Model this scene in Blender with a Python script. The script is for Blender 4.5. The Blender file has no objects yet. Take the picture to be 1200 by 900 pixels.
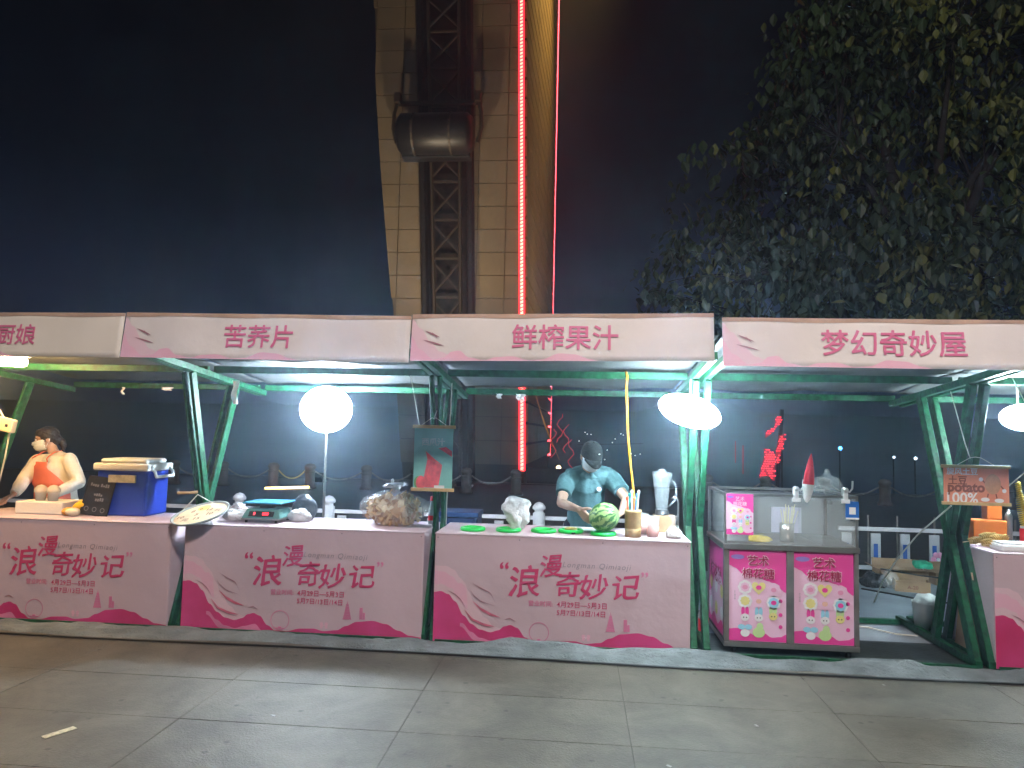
import bpy, bmesh, math, random
from mathutils import Vector, Matrix, Euler, noise
R = math.radians
S = bpy.context.scene
COL = S.collection
random.seed(7)

# ---------------------------------------------------------------- camera
cam = bpy.data.cameras.new("camera"); camo = bpy.data.objects.new("camera", cam); COL.objects.link(camo)
cam.sensor_width = 36.0; cam.lens = 36.0 * 846.11 / 1200.0; cam.clip_start = .05; cam.clip_end = 2000
PITCH, YAW, ROLL = R(3.80), R(5.28), R(1.282)
fw = Vector((-math.sin(YAW) * math.cos(PITCH), math.cos(YAW) * math.cos(PITCH), math.sin(PITCH)))
rt = Vector((math.cos(YAW), math.sin(YAW), 0)); up = rt.cross(fw)
M0 = Matrix((rt, up, -fw)).transposed()
camo.matrix_world = Matrix.Translation((0, -5.295, 1.55)) @ (M0 @ Matrix.Rotation(ROLL, 3, 'Z')).to_4x4()
S.camera = camo

# ---------------------------------------------------------------- night sky, one weak soft street-side light
W = bpy.data.worlds.new("World"); S.world = W; W.use_nodes = True
nt = W.node_tree; nt.nodes.clear()
out = nt.nodes.new('ShaderNodeOutputWorld'); bg = nt.nodes.new('ShaderNodeBackground')
tc = nt.nodes.new('ShaderNodeTexCoord'); sx = nt.nodes.new('ShaderNodeSeparateXYZ'); cr = nt.nodes.new('ShaderNodeValToRGB')
nt.links.new(tc.outputs['Generated'], sx.inputs[0]); nt.links.new(sx.outputs['Z'], cr.inputs[0])
nt.links.new(cr.outputs[0], bg.inputs[0]); nt.links.new(bg.outputs[0], out.inputs[0])
e = cr.color_ramp.elements
e[0].position = 0.0; e[0].color = (.004, .005, .010, 1)
e[1].position = .5; e[1].color = (.0007, .0007, .0014, 1)
k = e.new(.14); k.color = (.010, .0155, .034, 1)
k = e.new(.31); k.color = (.0022, .003, .0065, 1)
bg.inputs[1].default_value = 1.0
# the street lamp that lights the stall fronts stands behind the camera (its pole and head are built below)
STREET = (1.6, -6.6, 7.4)
sl = bpy.data.lights.new("street_lamp_light", 'SPOT'); slo = bpy.data.objects.new("street_lamp_light", sl); COL.objects.link(slo)
sl.energy = 2900; sl.color = (1.0, .92, .86); sl.spot_size = R(150); sl.spot_blend = .6; sl.shadow_soft_size = .5; slo.location = STREET
slo.rotation_euler = (Vector((0, 3, 0)) - Vector(STREET)).to_track_quat('-Z', 'Y').to_euler()
S.view_settings.view_transform = 'Standard'; S.view_settings.look = 'None'
S.view_settings.exposure = 0; S.view_settings.gamma = 1
S.render.engine = 'CYCLES'
S.cycles.use_denoising = True; S.cycles.max_bounces = 6; S.cycles.volume_bounces = 0
S.cycles.sample_clamp_indirect = 4; S.cycles.caustics_reflective = False; S.cycles.caustics_refractive = False
S.cycles.transparent_max_bounces = 12

# ---------------------------------------------------------------- materials
def mat(name, col, rough=.6, metal=0, emit=None, es=0, alpha=1, trans=0, bump=0, bscale=40, var=0, vscale=6, spec=.5, sss=0, coat=0, ior=1.45, var2=None):
    m = bpy.data.materials.new(name); m.use_nodes = True; t = m.node_tree; b = t.nodes['Principled BSDF']
    b.inputs['Base Color'].default_value = (*col, 1); b.inputs['Roughness'].default_value = rough
    b.inputs['Metallic'].default_value = metal; b.inputs['Alpha'].default_value = alpha
    b.inputs['Transmission Weight'].default_value = trans; b.inputs['IOR'].default_value = ior
    b.inputs['Specular IOR Level'].default_value = spec; b.inputs['Coat Weight'].default_value = coat
    if emit: b.inputs['Emission Color'].default_value = (*emit, 1); b.inputs['Emission Strength'].default_value = es
    if var or bump:
        tcn = t.nodes.new('ShaderNodeTexCoord')
    if var:
        n = t.nodes.new('ShaderNodeTexNoise'); n.inputs['Scale'].default_value = vscale; n.inputs['Detail'].default_value = 6
        t.links.new(tcn.outputs['Object'], n.inputs['Vector'])
        r = t.nodes.new('ShaderNodeValToRGB'); r.color_ramp.elements[0].position = .3; r.color_ramp.elements[1].position = .7
        r.color_ramp.elements[0].color = (*[c * (1 - var) for c in col], 1)
        r.color_ramp.elements[1].color = (*(var2 or [min(1, c * (1 + var)) for c in col]), 1)
        t.links.new(n.outputs['Fac'], r.inputs[0]); t.links.new(r.outputs[0], b.inputs['Base Color'])
    if bump:
        n = t.nodes.new('ShaderNodeTexNoise'); n.inputs['Scale'].default_value = bscale; n.inputs['Detail'].default_value = 5
        t.links.new(tcn.outputs['Object'], n.inputs['Vector'])
        bn = t.nodes.new('ShaderNodeBump'); bn.inputs['Strength'].default_value = bump; bn.inputs['Distance'].default_value = .02
        t.links.new(n.outputs['Fac'], bn.inputs['Height']); t.links.new(bn.outputs[0], b.inputs['Normal'])
    return m

GREEN = mat('green_steel', (.005, .065, .026), .5, .0, bump=.3, bscale=30, var=.55, vscale=22, spec=.3)
TARP = mat('roof_tarp', (.10, .105, .10), .6, bump=.5, bscale=5, var=.2, vscale=4)
PVC = mat('printed_sheet', (.58, .42, .462), .42, bump=.45, bscale=3.5, var=.07, vscale=2)
PVCTOP = mat('pvc_top', (.66, .52, .58), .35, bump=.1, bscale=8, var=.06)
BANNER = mat('banner_cloth', (.68, .60, .57), .65, bump=.6, bscale=4, var=.09, vscale=2.2)
BANNER_W = mat('banner_cloth_warm', (.70, .61, .53), .65, bump=.25, bscale=4, var=.06, vscale=3)
HEM = mat('banner_hem', (.42, .27, .2), .7, var=.2)
PINKTXT = mat('print_rose', (.62, .13, .26), .5)
PINKWAVE = mat('print_light_rose', (.74, .4, .5), .5)
PINKPALE = mat('print_pale_rose', (.70, .47, .52), .5)
DEEP = mat('print_crimson', (.62, .02, .13), .5, var=.18, vscale=2.5, var2=(.68, .06, .24))
MID = mat('print_mid_pink', (.66, .2, .34), .5, var=.2, vscale=4)
CRIM = mat('print_red_lettering', (.58, .05, .15), .5)
GREYPRINT = mat('print_grey', (.3, .24, .26), .5)
STREAK = mat('print_streak', (.36, .16, .2), .5)
CLOTH = mat('grey_cloth', (.15, .17, .175), .9, bump=.6, bscale=60, var=.3, vscale=5)
CARPET = mat('grey_carpet', (.27, .31, .35), .9, bump=.4, bscale=200, var=.15, vscale=3)
DARKFLOOR = mat('dark_front_floor', (.03, .04, .04), .6, bump=.3, bscale=30, var=.3)
WHITEPL = mat('white_plastic', (.8, .8, .8), .35)
BLUEPL = mat('blue_plastic', (.02, .05, .42), .35, var=.08)
BLACK = mat('black_plastic', (.015, .015, .018), .4)
STEEL = mat('stainless', (.42, .4, .38), .3, .9, bump=.05, bscale=20, var=.15)
STEELD = mat('dull_steel', (.2, .18, .17), .45, .5, var=.3)
CLEAR = mat('clear_plastic_bag', (.85, .85, .85), .18, alpha=.2, bump=.8, bscale=14)
GLASS = mat('glass_pane', (.85, .9, .9), .04, alpha=.12, spec=.6)
CUPMILK = mat('milky_cup', (.86, .84, .82), .25, alpha=.8)
CUPCLR2 = mat('dome_plastic', (.9, .9, .9), .15, alpha=.5)
CUPCLR = mat('clear_cup', (.9, .9, .92), .12, alpha=.3)
SKIN = mat('skin', (.47, .29, .22), .5, var=.1, vscale=12)
HAIR = mat('dark_hair', (.018, .013, .012), .45, bump=.6, bscale=60)
TEAL = mat('teal_polo', (.075, .165, .185), .85, bump=.35, bscale=22, var=.12, vscale=9)
JEANS = mat('dark_trousers', (.02, .025, .04), .9)
CAP = mat('dark_cap', (.009, .013, .015), .8, bump=.3, bscale=40)
MASK = mat('mask_cloth', (.72, .78, .8), .8, bump=.3, bscale=30)
WSHIRT = mat('cream_knit', (.74, .70, .62), .85, bump=.35, bscale=25, var=.06)
APRON = mat('salmon_apron', (.72, .17, .10), .8, bump=.25, bscale=12, var=.1)
WOOD = mat('bamboo', (.55, .38, .18), .5, bump=.2, bscale=30, var=.2, vscale=14)
CARD = mat('cardboard', (.33, .21, .12), .85, bump=.2, var=.18)
RING = mat('green_plastic', (.02, .6, .1), .3)
CABLEO = mat('orange_cable', (.85, .32, .02), .4)
CABLEW = mat('white_cable', (.7, .68, .6), .5)
CABLEB = mat('black_cable', (.01, .01, .01), .5)
STEELD2 = mat('truss_steel', (.03, .025, .02), .6, .3)
GLASS2 = mat('jug_glass', (.5, .53, .56), .08, alpha=.2)
STONE = mat('pale_stone', (.28, .27, .26), .8, bump=.3, var=.2)

def node_mat_paving():
    m = mat('paving_stone', (.19, .185, .175), .62, bump=.25, bscale=90)
    t = m.node_tree; b = t.nodes['Principled BSDF']
    tcn = t.nodes.new('ShaderNodeNewGeometry')
    n1 = t.nodes.new('ShaderNodeTexNoise'); n1.inputs['Scale'].default_value = 2.1; n1.inputs['Distortion'].default_value = .8; n1.inputs['Roughness'].default_value = .65; n1.inputs['Detail'].default_value = 8
    n2 = t.nodes.new('ShaderNodeTexNoise'); n2.inputs['Scale'].default_value = 160; n2.inputs['Detail'].default_value = 2
    t.links.new(tcn.outputs['Position'], n1.inputs['Vector']); t.links.new(tcn.outputs['Position'], n2.inputs['Vector'])
    r = t.nodes.new('ShaderNodeValToRGB'); r.color_ramp.elements[0].position = .33; r.color_ramp.elements[1].position = .7
    r.color_ramp.elements[0].color = (.078, .070, .053, 1); r.color_ramp.elements[1].color = (.145, .131, .101, 1)
    t.links.new(n1.outputs['Fac'], r.inputs[0])
    oi = t.nodes.new('ShaderNodeObjectInfo')
    mm = t.nodes.new('ShaderNodeMapRange'); mm.inputs['To Min'].default_value = .96; mm.inputs['To Max'].default_value = 1.04
    t.links.new(oi.outputs['Random'], mm.inputs['Value'])
    m2 = t.nodes.new('ShaderNodeMapRange'); m2.inputs['To Min'].default_value = .8; m2.inputs['To Max'].default_value = 1.2
    t.links.new(n2.outputs['Fac'], m2.inputs['Value'])
    mu = t.nodes.new('ShaderNodeMath'); mu.operation = 'MULTIPLY'; t.links.new(mm.outputs[0], mu.inputs[0]); t.links.new(m2.outputs[0], mu.inputs[1])
    mx = t.nodes.new('ShaderNodeVectorMath'); mx.operation = 'SCALE'
    t.links.new(r.outputs[0], mx.inputs[0]); t.links.new(mu.outputs[0], mx.inputs['Scale']); vo = t.nodes.new('ShaderNodeTexVoronoi'); vo.inputs['Scale'].default_value = 5.5; t.links.new(tcn.outputs['Position'], vo.inputs['Vector'])
    vr = t.nodes.new('ShaderNodeMapRange'); vr.inputs['From Min'].default_value = .055; vr.inputs['From Max'].default_value = .11; vr.inputs['To Min'].default_value = .55
    t.links.new(vo.outputs['Distance'], vr.inputs['Value'])
    n4 = t.nodes.new('ShaderNodeTexNoise'); n4.inputs['Scale'].default_value = .9; n4.inputs['Detail'].default_value = 9; n4.inputs['Roughness'].default_value = .75; t.links.new(tcn.outputs['Position'], n4.inputs['Vector'])
    m4 = t.nodes.new('ShaderNodeMapRange'); m4.inputs['From Min'].default_value = .38; m4.inputs['From Max'].default_value = .55; m4.inputs['To Min'].default_value = .72; t.links.new(n4.outputs['Fac'], m4.inputs['Value'])
    mz = t.nodes.new('ShaderNodeMath'); mz.operation = 'MULTIPLY'; t.links.new(vr.outputs[0], mz.inputs[0]); t.links.new(m4.outputs[0], mz.inputs[1])
    my = t.nodes.new('ShaderNodeVectorMath'); my.operation = 'SCALE'; t.links.new(mx.outputs[0], my.inputs[0]); t.links.new(mz.outputs[0], my.inputs['Scale'])
    t.links.new(my.outputs[0], b.inputs['Base Color'])
    return m
PAVE = node_mat_paving()

# ---------------------------------------------------------------- helpers
def link(name, me, m=None, parent=None, smooth=False):
    o = bpy.data.objects.new(name, me); COL.objects.link(o)
    if m is not None and not me.materials: me.materials.append(m)
    if parent: o.parent = parent
    if smooth:
        for p in me.polygons: p.use_smooth = True
    return o
def tag(o, label=None, cat=None, group=None, kind=None):
    if label: o['label'] = label
    if cat: o['category'] = cat
    if group: o['group'] = group
    if kind: o['kind'] = kind
    return o
def thing(name, label, cat, group=None):
    o = bpy.data.objects.new(name, None); COL.objects.link(o); o.empty_display_size = .1
    return tag(o, label, cat, group)

class MB:
    def __init__(s): s.v = []; s.f = []
    def add(s, vs, fs):
        b = len(s.v); s.v += [tuple(v) for v in vs]; s.f += [tuple(b + i for i in f) for f in fs]; return s
    def box(s, x0, x1, y0, y1, z0, z1, M=None):
        vs = [Vector(p) for p in ((x0, y0, z0), (x1, y0, z0), (x1, y1, z0), (x0, y1, z0), (x0, y0, z1), (x1, y0, z1), (x1, y1, z1), (x0, y1, z1))]
        if M: vs = [M @ v for v in vs]
        return s.add(vs, [(3, 2, 1, 0), (4, 5, 6, 7), (0, 1, 5, 4), (1, 2, 6, 5), (2, 3, 7, 6), (3, 0, 4, 7)])
    def bar(s, a, b, w, h, side=(1, 0, 0)):
        a, b = Vector(a), Vector(b); d = (b - a).normalized(); sd = Vector(side); sd = (sd - d * sd.dot(d)).normalized(); u = d.cross(sd)
        vs = [p + sd * i * w / 2 + u * j * h / 2 for p in (a, b) for i, j in ((-1, -1), (1, -1), (1, 1), (-1, 1))]
        return s.add(vs, [(3, 2, 1, 0), (4, 5, 6, 7), (1, 5, 4, 0), (2, 6, 5, 1), (3, 7, 6, 2), (0, 4, 7, 3)])
    def tube(s, pts, r, n=8, cap=True, flat=1.0):
        pts = [Vector(p) for p in pts]; rs = r if hasattr(r, '__len__') else [r] * len(pts)
        rings = []; ref = None
        for i, p in enumerate(pts):
            d = (pts[min(i + 1, len(pts) - 1)] - pts[max(i - 1, 0)]).normalized()
            if ref is None: ref = Vector((0, 0, 1)) if abs(d.z) < .9 else Vector((1, 0, 0))
            a = (ref - d * ref.dot(d)).normalized(); ref = a; b = d.cross(a)
            rings.append([p + (a * math.cos(2 * math.pi * k / n) + b * math.sin(2 * math.pi * k / n) * flat) * rs[i] for k in range(n)])
        vs = [v for r_ in rings for v in r_]; fs = []
        for i in range(len(pts) - 1):
            for k in range(n):
                fs.append((i * n + k, i * n + (k + 1) % n, (i + 1) * n + (k + 1) % n, (i + 1) * n + k))
        if cap: fs.append(tuple(range(n))[::-1]); fs.append(tuple((len(pts) - 1) * n + k for k in range(n)))
        return s.add(vs, fs)
    def lathe(s, prof, c=(0, 0, 0), n=24, M=None):
        c = Vector(c); vs = []
        for r_, z in prof:
            for k in range(n):
                v = Vector((r_ * math.cos(2 * math.pi * k / n), r_ * math.sin(2 * math.pi * k / n), z))
                vs.append((M @ v if M else v) + c)
        fs = [(i * n + k, i * n + (k + 1) % n, (i + 1) * n + (k + 1) % n, (i + 1) * n + k) for i in range(len(prof) - 1) for k in range(n)]
        return s.add(vs, fs)
    def ell(s, c, r, M=None, nu=20, nv=12, fn=None):
        c = Vector(c); vs = []
        for j in range(nv + 1):
            th = math.pi * j / nv
            for k in range(nu):
                ph = 2 * math.pi * k / nu
                v = Vector((r[0] * math.sin(th) * math.cos(ph), r[1] * math.sin(th) * math.sin(ph), r[2] * math.cos(th)))
                if fn: v = fn(v)
                vs.append((M @ v if M else v) + c)
        fs = [(j * nu + k, (j + 1) * nu + k, (j + 1) * nu + (k + 1) % nu, j * nu + (k + 1) % nu) for j in range(nv) for k in range(nu)]
        return s.add(vs, fs)
    def strip(s, top, bot):   # two polylines of 3D points
        n = len(top); return s.add(list(top) + list(bot), [(i, n + i, n + i + 1, i + 1) for i in range(n - 1)])
    def disc(s, c, r, n=20, M=None, rx=None):   # faces -Y, in XZ plane
        c = Vector(c); rx = rx or r
        vs = [c + Vector((rx * math.cos(-2 * math.pi * k / n), 0, r * math.sin(-2 * math.pi * k / n))) for k in range(n)]
        return s.add(vs, [tuple(range(n))[::-1]])
    def mesh(s, name='m'):
        me = bpy.data.meshes.new(name); me.from_pydata(s.v, [], s.f); me.update(); return me
    def build(s, name, m, parent=None, smooth=False, bev=0, seg=2):
        me = s.mesh(name)
        if bev:
            bm = bmesh.new(); bm.from_mesh(me); bmesh.ops.remove_doubles(bm, verts=bm.verts, dist=1e-5)
            bmesh.ops.bevel(bm, geom=list(bm.edges), offset=bev, segments=seg, affect='EDGES', profile=.5, clamp_overlap=True)
            bm.to_mesh(me); bm.free()
        return link(name, me, m, parent, smooth)

def text(name, body, size, pos, m, parent, bold=0.0, fit_w=None, wf=None, spacing=1.0, plane='front', fn=None, fx=1.0, strike=0.0):
    """flat lettering, local x -> world X, local y -> world Z, facing -Y; pos = centre"""
    cu = bpy.data.curves.new(name, 'FONT'); cu.body = body; cu.size = size; cu.offset = bold * size
    cu.resolution_u = 3; cu.space_character = spacing; cu.align_x = 'LEFT'
    o = bpy.data.objects.new(name, cu); COL.objects.link(o)
    dg = bpy.context.evaluated_depsgraph_get(); dg.update()
    me = bpy.data.meshes.new_from_object(o.evaluated_get(dg)); bpy.data.objects.remove(o); bpy.data.curves.remove(cu)
    if not len(me.vertices): return None
    xs = [v.co.x for v in me.vertices]; ys = [v.co.y for v in me.vertices]
    cx, cy = (min(xs) + max(xs)) / 2, (min(ys) + max(ys)) / 2
    k = (fit_w / (max(xs) - min(xs))) if fit_w else 1
    if strike:
        vs = [tuple(v.co) for v in me.vertices]; fs = [tuple(p.vertices) for p in me.polygons]; nv = len(vs); V2, F2 = [], []
        for i_, (a_, b_) in enumerate(((-1, 0), (1, 0), (0, 1), (0, -1), (.7, .7), (-.7, -.7), (.7, -.7), (-.7, .7))):
            V2 += [(x + a_ * strike * size, y + b_ * strike * size, .00012 * i_) for x, y, z in vs]; F2 += [tuple(q + nv * i_ for q in f) for f in fs]
        me.clear_geometry(); me.from_pydata(V2, [], F2); me.update()
    P = Vector(pos)
    for v in me.vertices:
        dz = v.co.z
        x, y = (v.co.x - cx) * k * fx, (v.co.y - cy) * k
        if wf: x, y = wf(x, y)
        if plane == 'front': q = P + Vector((x, -dz, y))
        elif plane == 'left': q = P + Vector((0, -x, y))     # faces -X
        else: q = P + Vector((x, y, 0))
        v.co = fn(q) if fn else q
    me.materials.clear(); me.materials.append(m)
    return link(name, me, m, parent)

def arc(a, b, sag, n=12):
    a, b = Vector(a), Vector(b)
    return [a.lerp(b, i / n) - Vector((0, 0, sag * 4 * (i / n) * (1 - i / n))) for i in range(n + 1)]
def interp(pts, x):
    for (x0, y0), (x1, y1) in zip(pts, pts[1:]):
        if x <= x1: 
            t = (x - x0) / (x1 - x0) if x1 > x0 else 0; t = max(0, min(1, t)); return y0 + (y1 - y0) * (t * t * (3 - 2 * t))
    return pts[-1][1]

def remesh(name, mb, m, parent, voxel=.006, smooth=4):
    o = mb.build('tmp', m)
    md = o.modifiers.new('r', 'REMESH'); md.mode = 'VOXEL'; md.voxel_size = voxel
    ms = o.modifiers.new('s', 'SMOOTH'); ms.iterations = smooth; ms.factor = .5
    dg = bpy.context.evaluated_depsgraph_get(); dg.update()
    me = bpy.data.meshes.new_from_object(o.evaluated_get(dg)); bpy.data.objects.remove(o)
    me.materials.clear()
    return link(name, me, m, parent, True)

# ---------------------------------------------------------------- ground
tag(MB().add([(-400, -60, -.02), (400, -60, -.02), (400, 16.5, -.02), (-400, 16.5, -.02)], [(0, 1, 2, 3)]).build('ground', mat('dark_ground', (.035, .035, .036), .85, bump=.3, bscale=20, var=.3)), kind='structure')
wat = mat('river_water', (.01, .014, .02), .12, bump=.35, bscale=1.4, spec=.5)
tag(MB().add([(-500, 16.5, -.9), (500, 16.5, -.9), (500, 500, -.9), (-500, 500, -.9)], [(0, 1, 2, 3)]).build('river', wat), kind='structure')
tag(MB().box(-400, 400, 16.5, 16.9, -1.2, .0).build('embankment', mat('embankment_stone', (.05, .05, .05), .9, var=.3)), kind='structure')

# paving slabs: every slab its own piece on a mortar bed
pav = tag(MB().add([(-12, -9, .0), (9, -9, .0), (9, .0, .0), (-12, .0, .0)], [(0, 1, 2, 3)]).build('paving', mat('mortar', (.075, .069, .056), .9, bump=.3)), kind='structure')
rows = [(-.30, .0), (-.95, -.30), (-1.55, -.95), (-2.15, -1.55), (-2.75, -2.15), (-3.35, -2.75)]
for j, (y0, y1) in enumerate(rows):
    off = .29 if j != 1 else .29
    for i in range(-7, 5):
        x0 = off + i * 1.18
        g = .002; h = random.uniform(-.001, .001)
        me = MB().box(x0 + g, x0 + 1.18 - g, y0 + g, y1 - g, -.03, .004 + h)
        me.build('paving_slab', PAVE, pav, bev=.0015, seg=1)
# floor inside the stalls
tag(MB().add([(-9, .62, .006), (7, .62, .006), (7, 3.3, .006), (-9, 3.3, .006)], [(0, 1, 2, 3)]).build('carpet_floor', CARPET), kind='structure')
tag(MB().add([(-9, .0, .004), (7, .0, .004), (7, .66, .004), (-9, .66, .004)], [(0, 1, 2, 3)]).build('dark_floor_strip', DARKFLOOR), kind='structure')  # darker strip of floor along the stall fronts

# crumpled grey cloth strip along the front of the stalls
def cloth_strip():
    b = MB(); nx, ny = 420, 14; x0, x1 = -7.5, 6.0
    vs = []
    for i in range(nx + 1):
        x = x0 + (x1 - x0) * i / nx
        wob = .035 * noise.noise(Vector((x * 1.1, 3, 0))) + .012 * noise.noise(Vector((x * 6, 9, 0)))
        w = .22 + .07 * noise.noise(Vector((x * .7, 0, 5))) + wob
        lift = .022 + .08 * max(0, noise.noise(Vector((x * 1.3, 7.7, 0)))) + .03 * noise.noise(Vector((x * 4, 1.7, 0)))
        for j in range(ny + 1):
            t = j / ny
            y = -.012 - w * (1 - t)
            z = .006 + lift * t ** 1.6 + (.05 * abs(noise.noise(Vector((x * 2.2 + y * 5, y * 9 - x * 1.5, 2)))) + .03 * abs(noise.noise(Vector((x * 6, y * 16 + x * 2, 5)))) + .008) * math.sin(math.pi * min(1, t * 1.05)) ** .7
            vs.append((x, y, z))
    fs = [(i * (ny + 1) + j, (i + 1) * (ny + 1) + j, (i + 1) * (ny + 1) + j + 1, i * (ny + 1) + j + 1) for i in range(nx) for j in range(ny)]
    b.add(vs, fs)
    return b.build('cloth_strip', CLOTH, None, True)
tag(cloth_strip(), 'crumpled grey cloth strip lying along the paving under the stall fronts', 'cloth')
tag(MB().tube([(x, -.30 - .02 * math.sin(x * 1.3), .016) for x in [-7 + .25 * i for i in range(52)]], .008, 6).build('cable', CABLEB), 'thin black cable running along the foot of the grey cloth strip', 'cable')

# ---------------------------------------------------------------- stalls
SX = [-4.95, -3.01, -1.07, .87, 2.81]
PITCHX = 1.94
def bdisp(q):
    x, y, z = q
    d = .010 * noise.noise(Vector((x * 1.7, 2.1, z * 1.2))) + .005 * noise.noise(Vector((x * 5.1, .4, z * 2)))
    t = (2.29 - z) / .30
    return Vector((x, y - .045 * t + d, z))
stall_labels = ['market stall at the left edge, its banner reading 厨娘, lit by a warm lamp', 'market stall whose pink and white banner reads 苦荞片',
                'market stall whose banner reads 鲜榨果汁, with the melon cutter inside', 'market stall whose banner reads 梦幻奇妙屋, above the pink cart', 'market stall at the right edge behind the orange potato sign']
titles = ['厨娘', '苦荞片', '鲜榨果汁', '梦幻奇妙屋', None]
tpos = [(-3.765, .46), (-2.075, .46), (-.09, .66), (1.875, .83)]
zoff = [(-.012, -.004), (.0, -.012), (.0, .022), (-.004, -.008), (.0, .0)]
def make_banner(i, st):
    bx = SX[i]; x0, x1 = bx - .0 + .005, bx + PITCHX - (.045 if i == 2 else .005)
    zl, zr = 2.285 + zoff[i][0], 2.285 + zoff[i][1]
    def g(u, v, off=0):      # u 0..1 along, v 0..1 down
        x = x0 + (x1 - x0) * u; zt = zl + (zr - zl) * u
        q = bdisp((x, -.775, zt - .30 * v)); return Vector((q.x, q.y - off, q.z))
    b = MB(); nu, nv = 48, 8
    vs = [g(a / nu, c / nv) for a in range(nu + 1) for c in range(nv + 1)]
    fs = [(a * (nv + 1) + c, a * (nv + 1) + c + 1, (a + 1) * (nv + 1) + c + 1, (a + 1) * (nv + 1) + c) for a in range(nu) for c in range(nv)]
    b.add(vs, fs); ban = b.build('fascia_banner', BANNER_W if i == 0 else BANNER, st, True)
    md = ban.modifiers.new('t', 'SOLIDIFY'); md.thickness = .002; md.offset = 0
    hem = MB(); hem.strip([g(a / nu, -.012, .004) for a in range(nu + 1)], [g(a / nu, .075 + .012 * math.sin(a * .35 + i), .004) for a in range(nu + 1)])
    hem.build('hem', HEM, ban)
    if i < 5:
        low = [(0, .45), (.03, .75), (.08, .97), (.115, .93), (.14, .80), (.165, .78), (.2, .93), (.25, .985), (.29, .92), (.34, .90), (.40, .985), (.44, .97), (.50, .84), (.55, .86), (.6, .96), (.63, 1.0)]
        w = MB(); n = 70
        w.strip([g(.63 * a / n, interp(low, .63 * a / n), .005) for a in range(n + 1)], [g(.63 * a / n, 1.0, .005) for a in range(n + 1)])
        w.build('wave_print', PINKWAVE, ban)
        w = MB(); pal = [(0, .10), (.03, .3), (.07, .62), (.1, .8), (.13, .86)]
        w.strip([g(.13 * a / 30, interp(pal, .13 * a / 30), .0035) for a in range(31)], [g(.13 * a / 30, max(interp(pal, .13 * a / 30), min(.99, interp(low, .13 * a / 30))), .0035) for a in range(31)])
        w.build('pale_wave_print', PINKPALE, ban)
        s = MB()
        for (u0, v0, u1, v1, wd) in ((.045, .35, .10, .5, .02), (.04, .55, .115, .68, .02), (.07, .38, .09, .52, .015)):
            s.strip([g(u0 + (u1 - u0) * a / 8, v0 + (v1 - v0) * a / 8 - wd * math.sin(math.pi * a / 8), .006) for a in range(9)],
                    [g(u0 + (u1 - u0) * a / 8, v0 + (v1 - v0) * a / 8 + wd * math.sin(math.pi * a / 8), .006) for a in range(9)])
        s.build('streak_print', PINKTXT if i == 0 else STREAK, ban)
    if titles[i]:
        zt = (zl + zr) / 2 - .147
        def f2(q):
            d = bdisp(q); return Vector((d.x, d.y - .0068, d.z))
        text('title_lettering', titles[i], .17, (tpos[i][0], -.775, zt), PINKTXT, ban, strike=.014, fit_w=tpos[i][1] if i else .285, fn=f2)
    return ban
def make_stall(i):
    st = thing('market_stall', stall_labels[i], 'market stall', 'row of market stalls'); bx = SX[i]
    if i >= 0: make_banner(i, st)
    hs = lambda j: (.030, .032, .0) if j < 3 else (.044, .05, .018 if j == 3 else -.022)
    xl, xr = bx + hs(i)[0] + hs(i)[2], bx + PITCHX - hs(i + 1)[0] + hs(i + 1)[2]
    zr = lambda y: 2.11 + (1.915 - 2.11) * (y + .75) / 2.15
    # roof sheet, sagging slightly between the beams
    b = MB(); nx, ny = 30, 22
    vs = [(bx + .012 + (PITCHX - .024) * a / nx, -.76 + 2.18 * c / ny, zr(-.76 + 2.18 * c / ny) + .065 + .018 * noise.noise(Vector((bx + a * .2, c * .25, 1))) ) for a in range(nx + 1) for c in range(ny + 1)]
    fs = [(a * (ny + 1) + c, (a + 1) * (ny + 1) + c, (a + 1) * (ny + 1) + c + 1, a * (ny + 1) + c + 1) for a in range(nx) for c in range(ny)]
    r = b.add(vs, fs).build('roof_sheet', TARP, st, True)
    md = r.modifiers.new('t', 'SOLIDIFY'); md.thickness = .004
    for y in (-.72, .38, 1.36):
        MB().bar((bx + .03, y, zr(y) + .0), (bx + PITCHX - .03, y, zr(y) + .0), .05, .055, (0, 1, 0)).build('roof_beam', GREEN, st, bev=.004, seg=1)
    for x in (xl, xr):
        MB().bar((x, -.70, zr(-.70) - .052), (x, 1.34, zr(1.34) - .052), .045, .05).build('rafter', GREEN, st, bev=.004, seg=1)
        w_ = hs(i if x == xl else i + 1)[1]
        MB().bar((x - .002, .04, .03), (x - .002, .78, 1.91), w_ - .004, .085).build('leg', GREEN, st, bev=.004, seg=1)
        MB().bar((x + .002, .62, .03), (x + .002, .03, 1.96), w_ - .006, .075).build('leg', GREEN, st, bev=.004, seg=1)
        MB().bar((x, .0, .04), (x, 1.25, .04), w_, .05).build('ground_rail', GREEN, st, bev=.004, seg=1)
    MB().bar((bx + .03, 1.15, .035), (bx + PITCHX - .03, 1.15, .035), .04, .04, (0, 1, 0)).build('ground_rail', GREEN, st)
    MB().bar((bx + .06, -.005, .022), (bx + PITCHX - .06, -.005, .022), .03, .03, (0, 1, 0)).build('front_rail', GREEN, st)
    return st
stalls = [make_stall(i) for i in range(5)]

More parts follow.
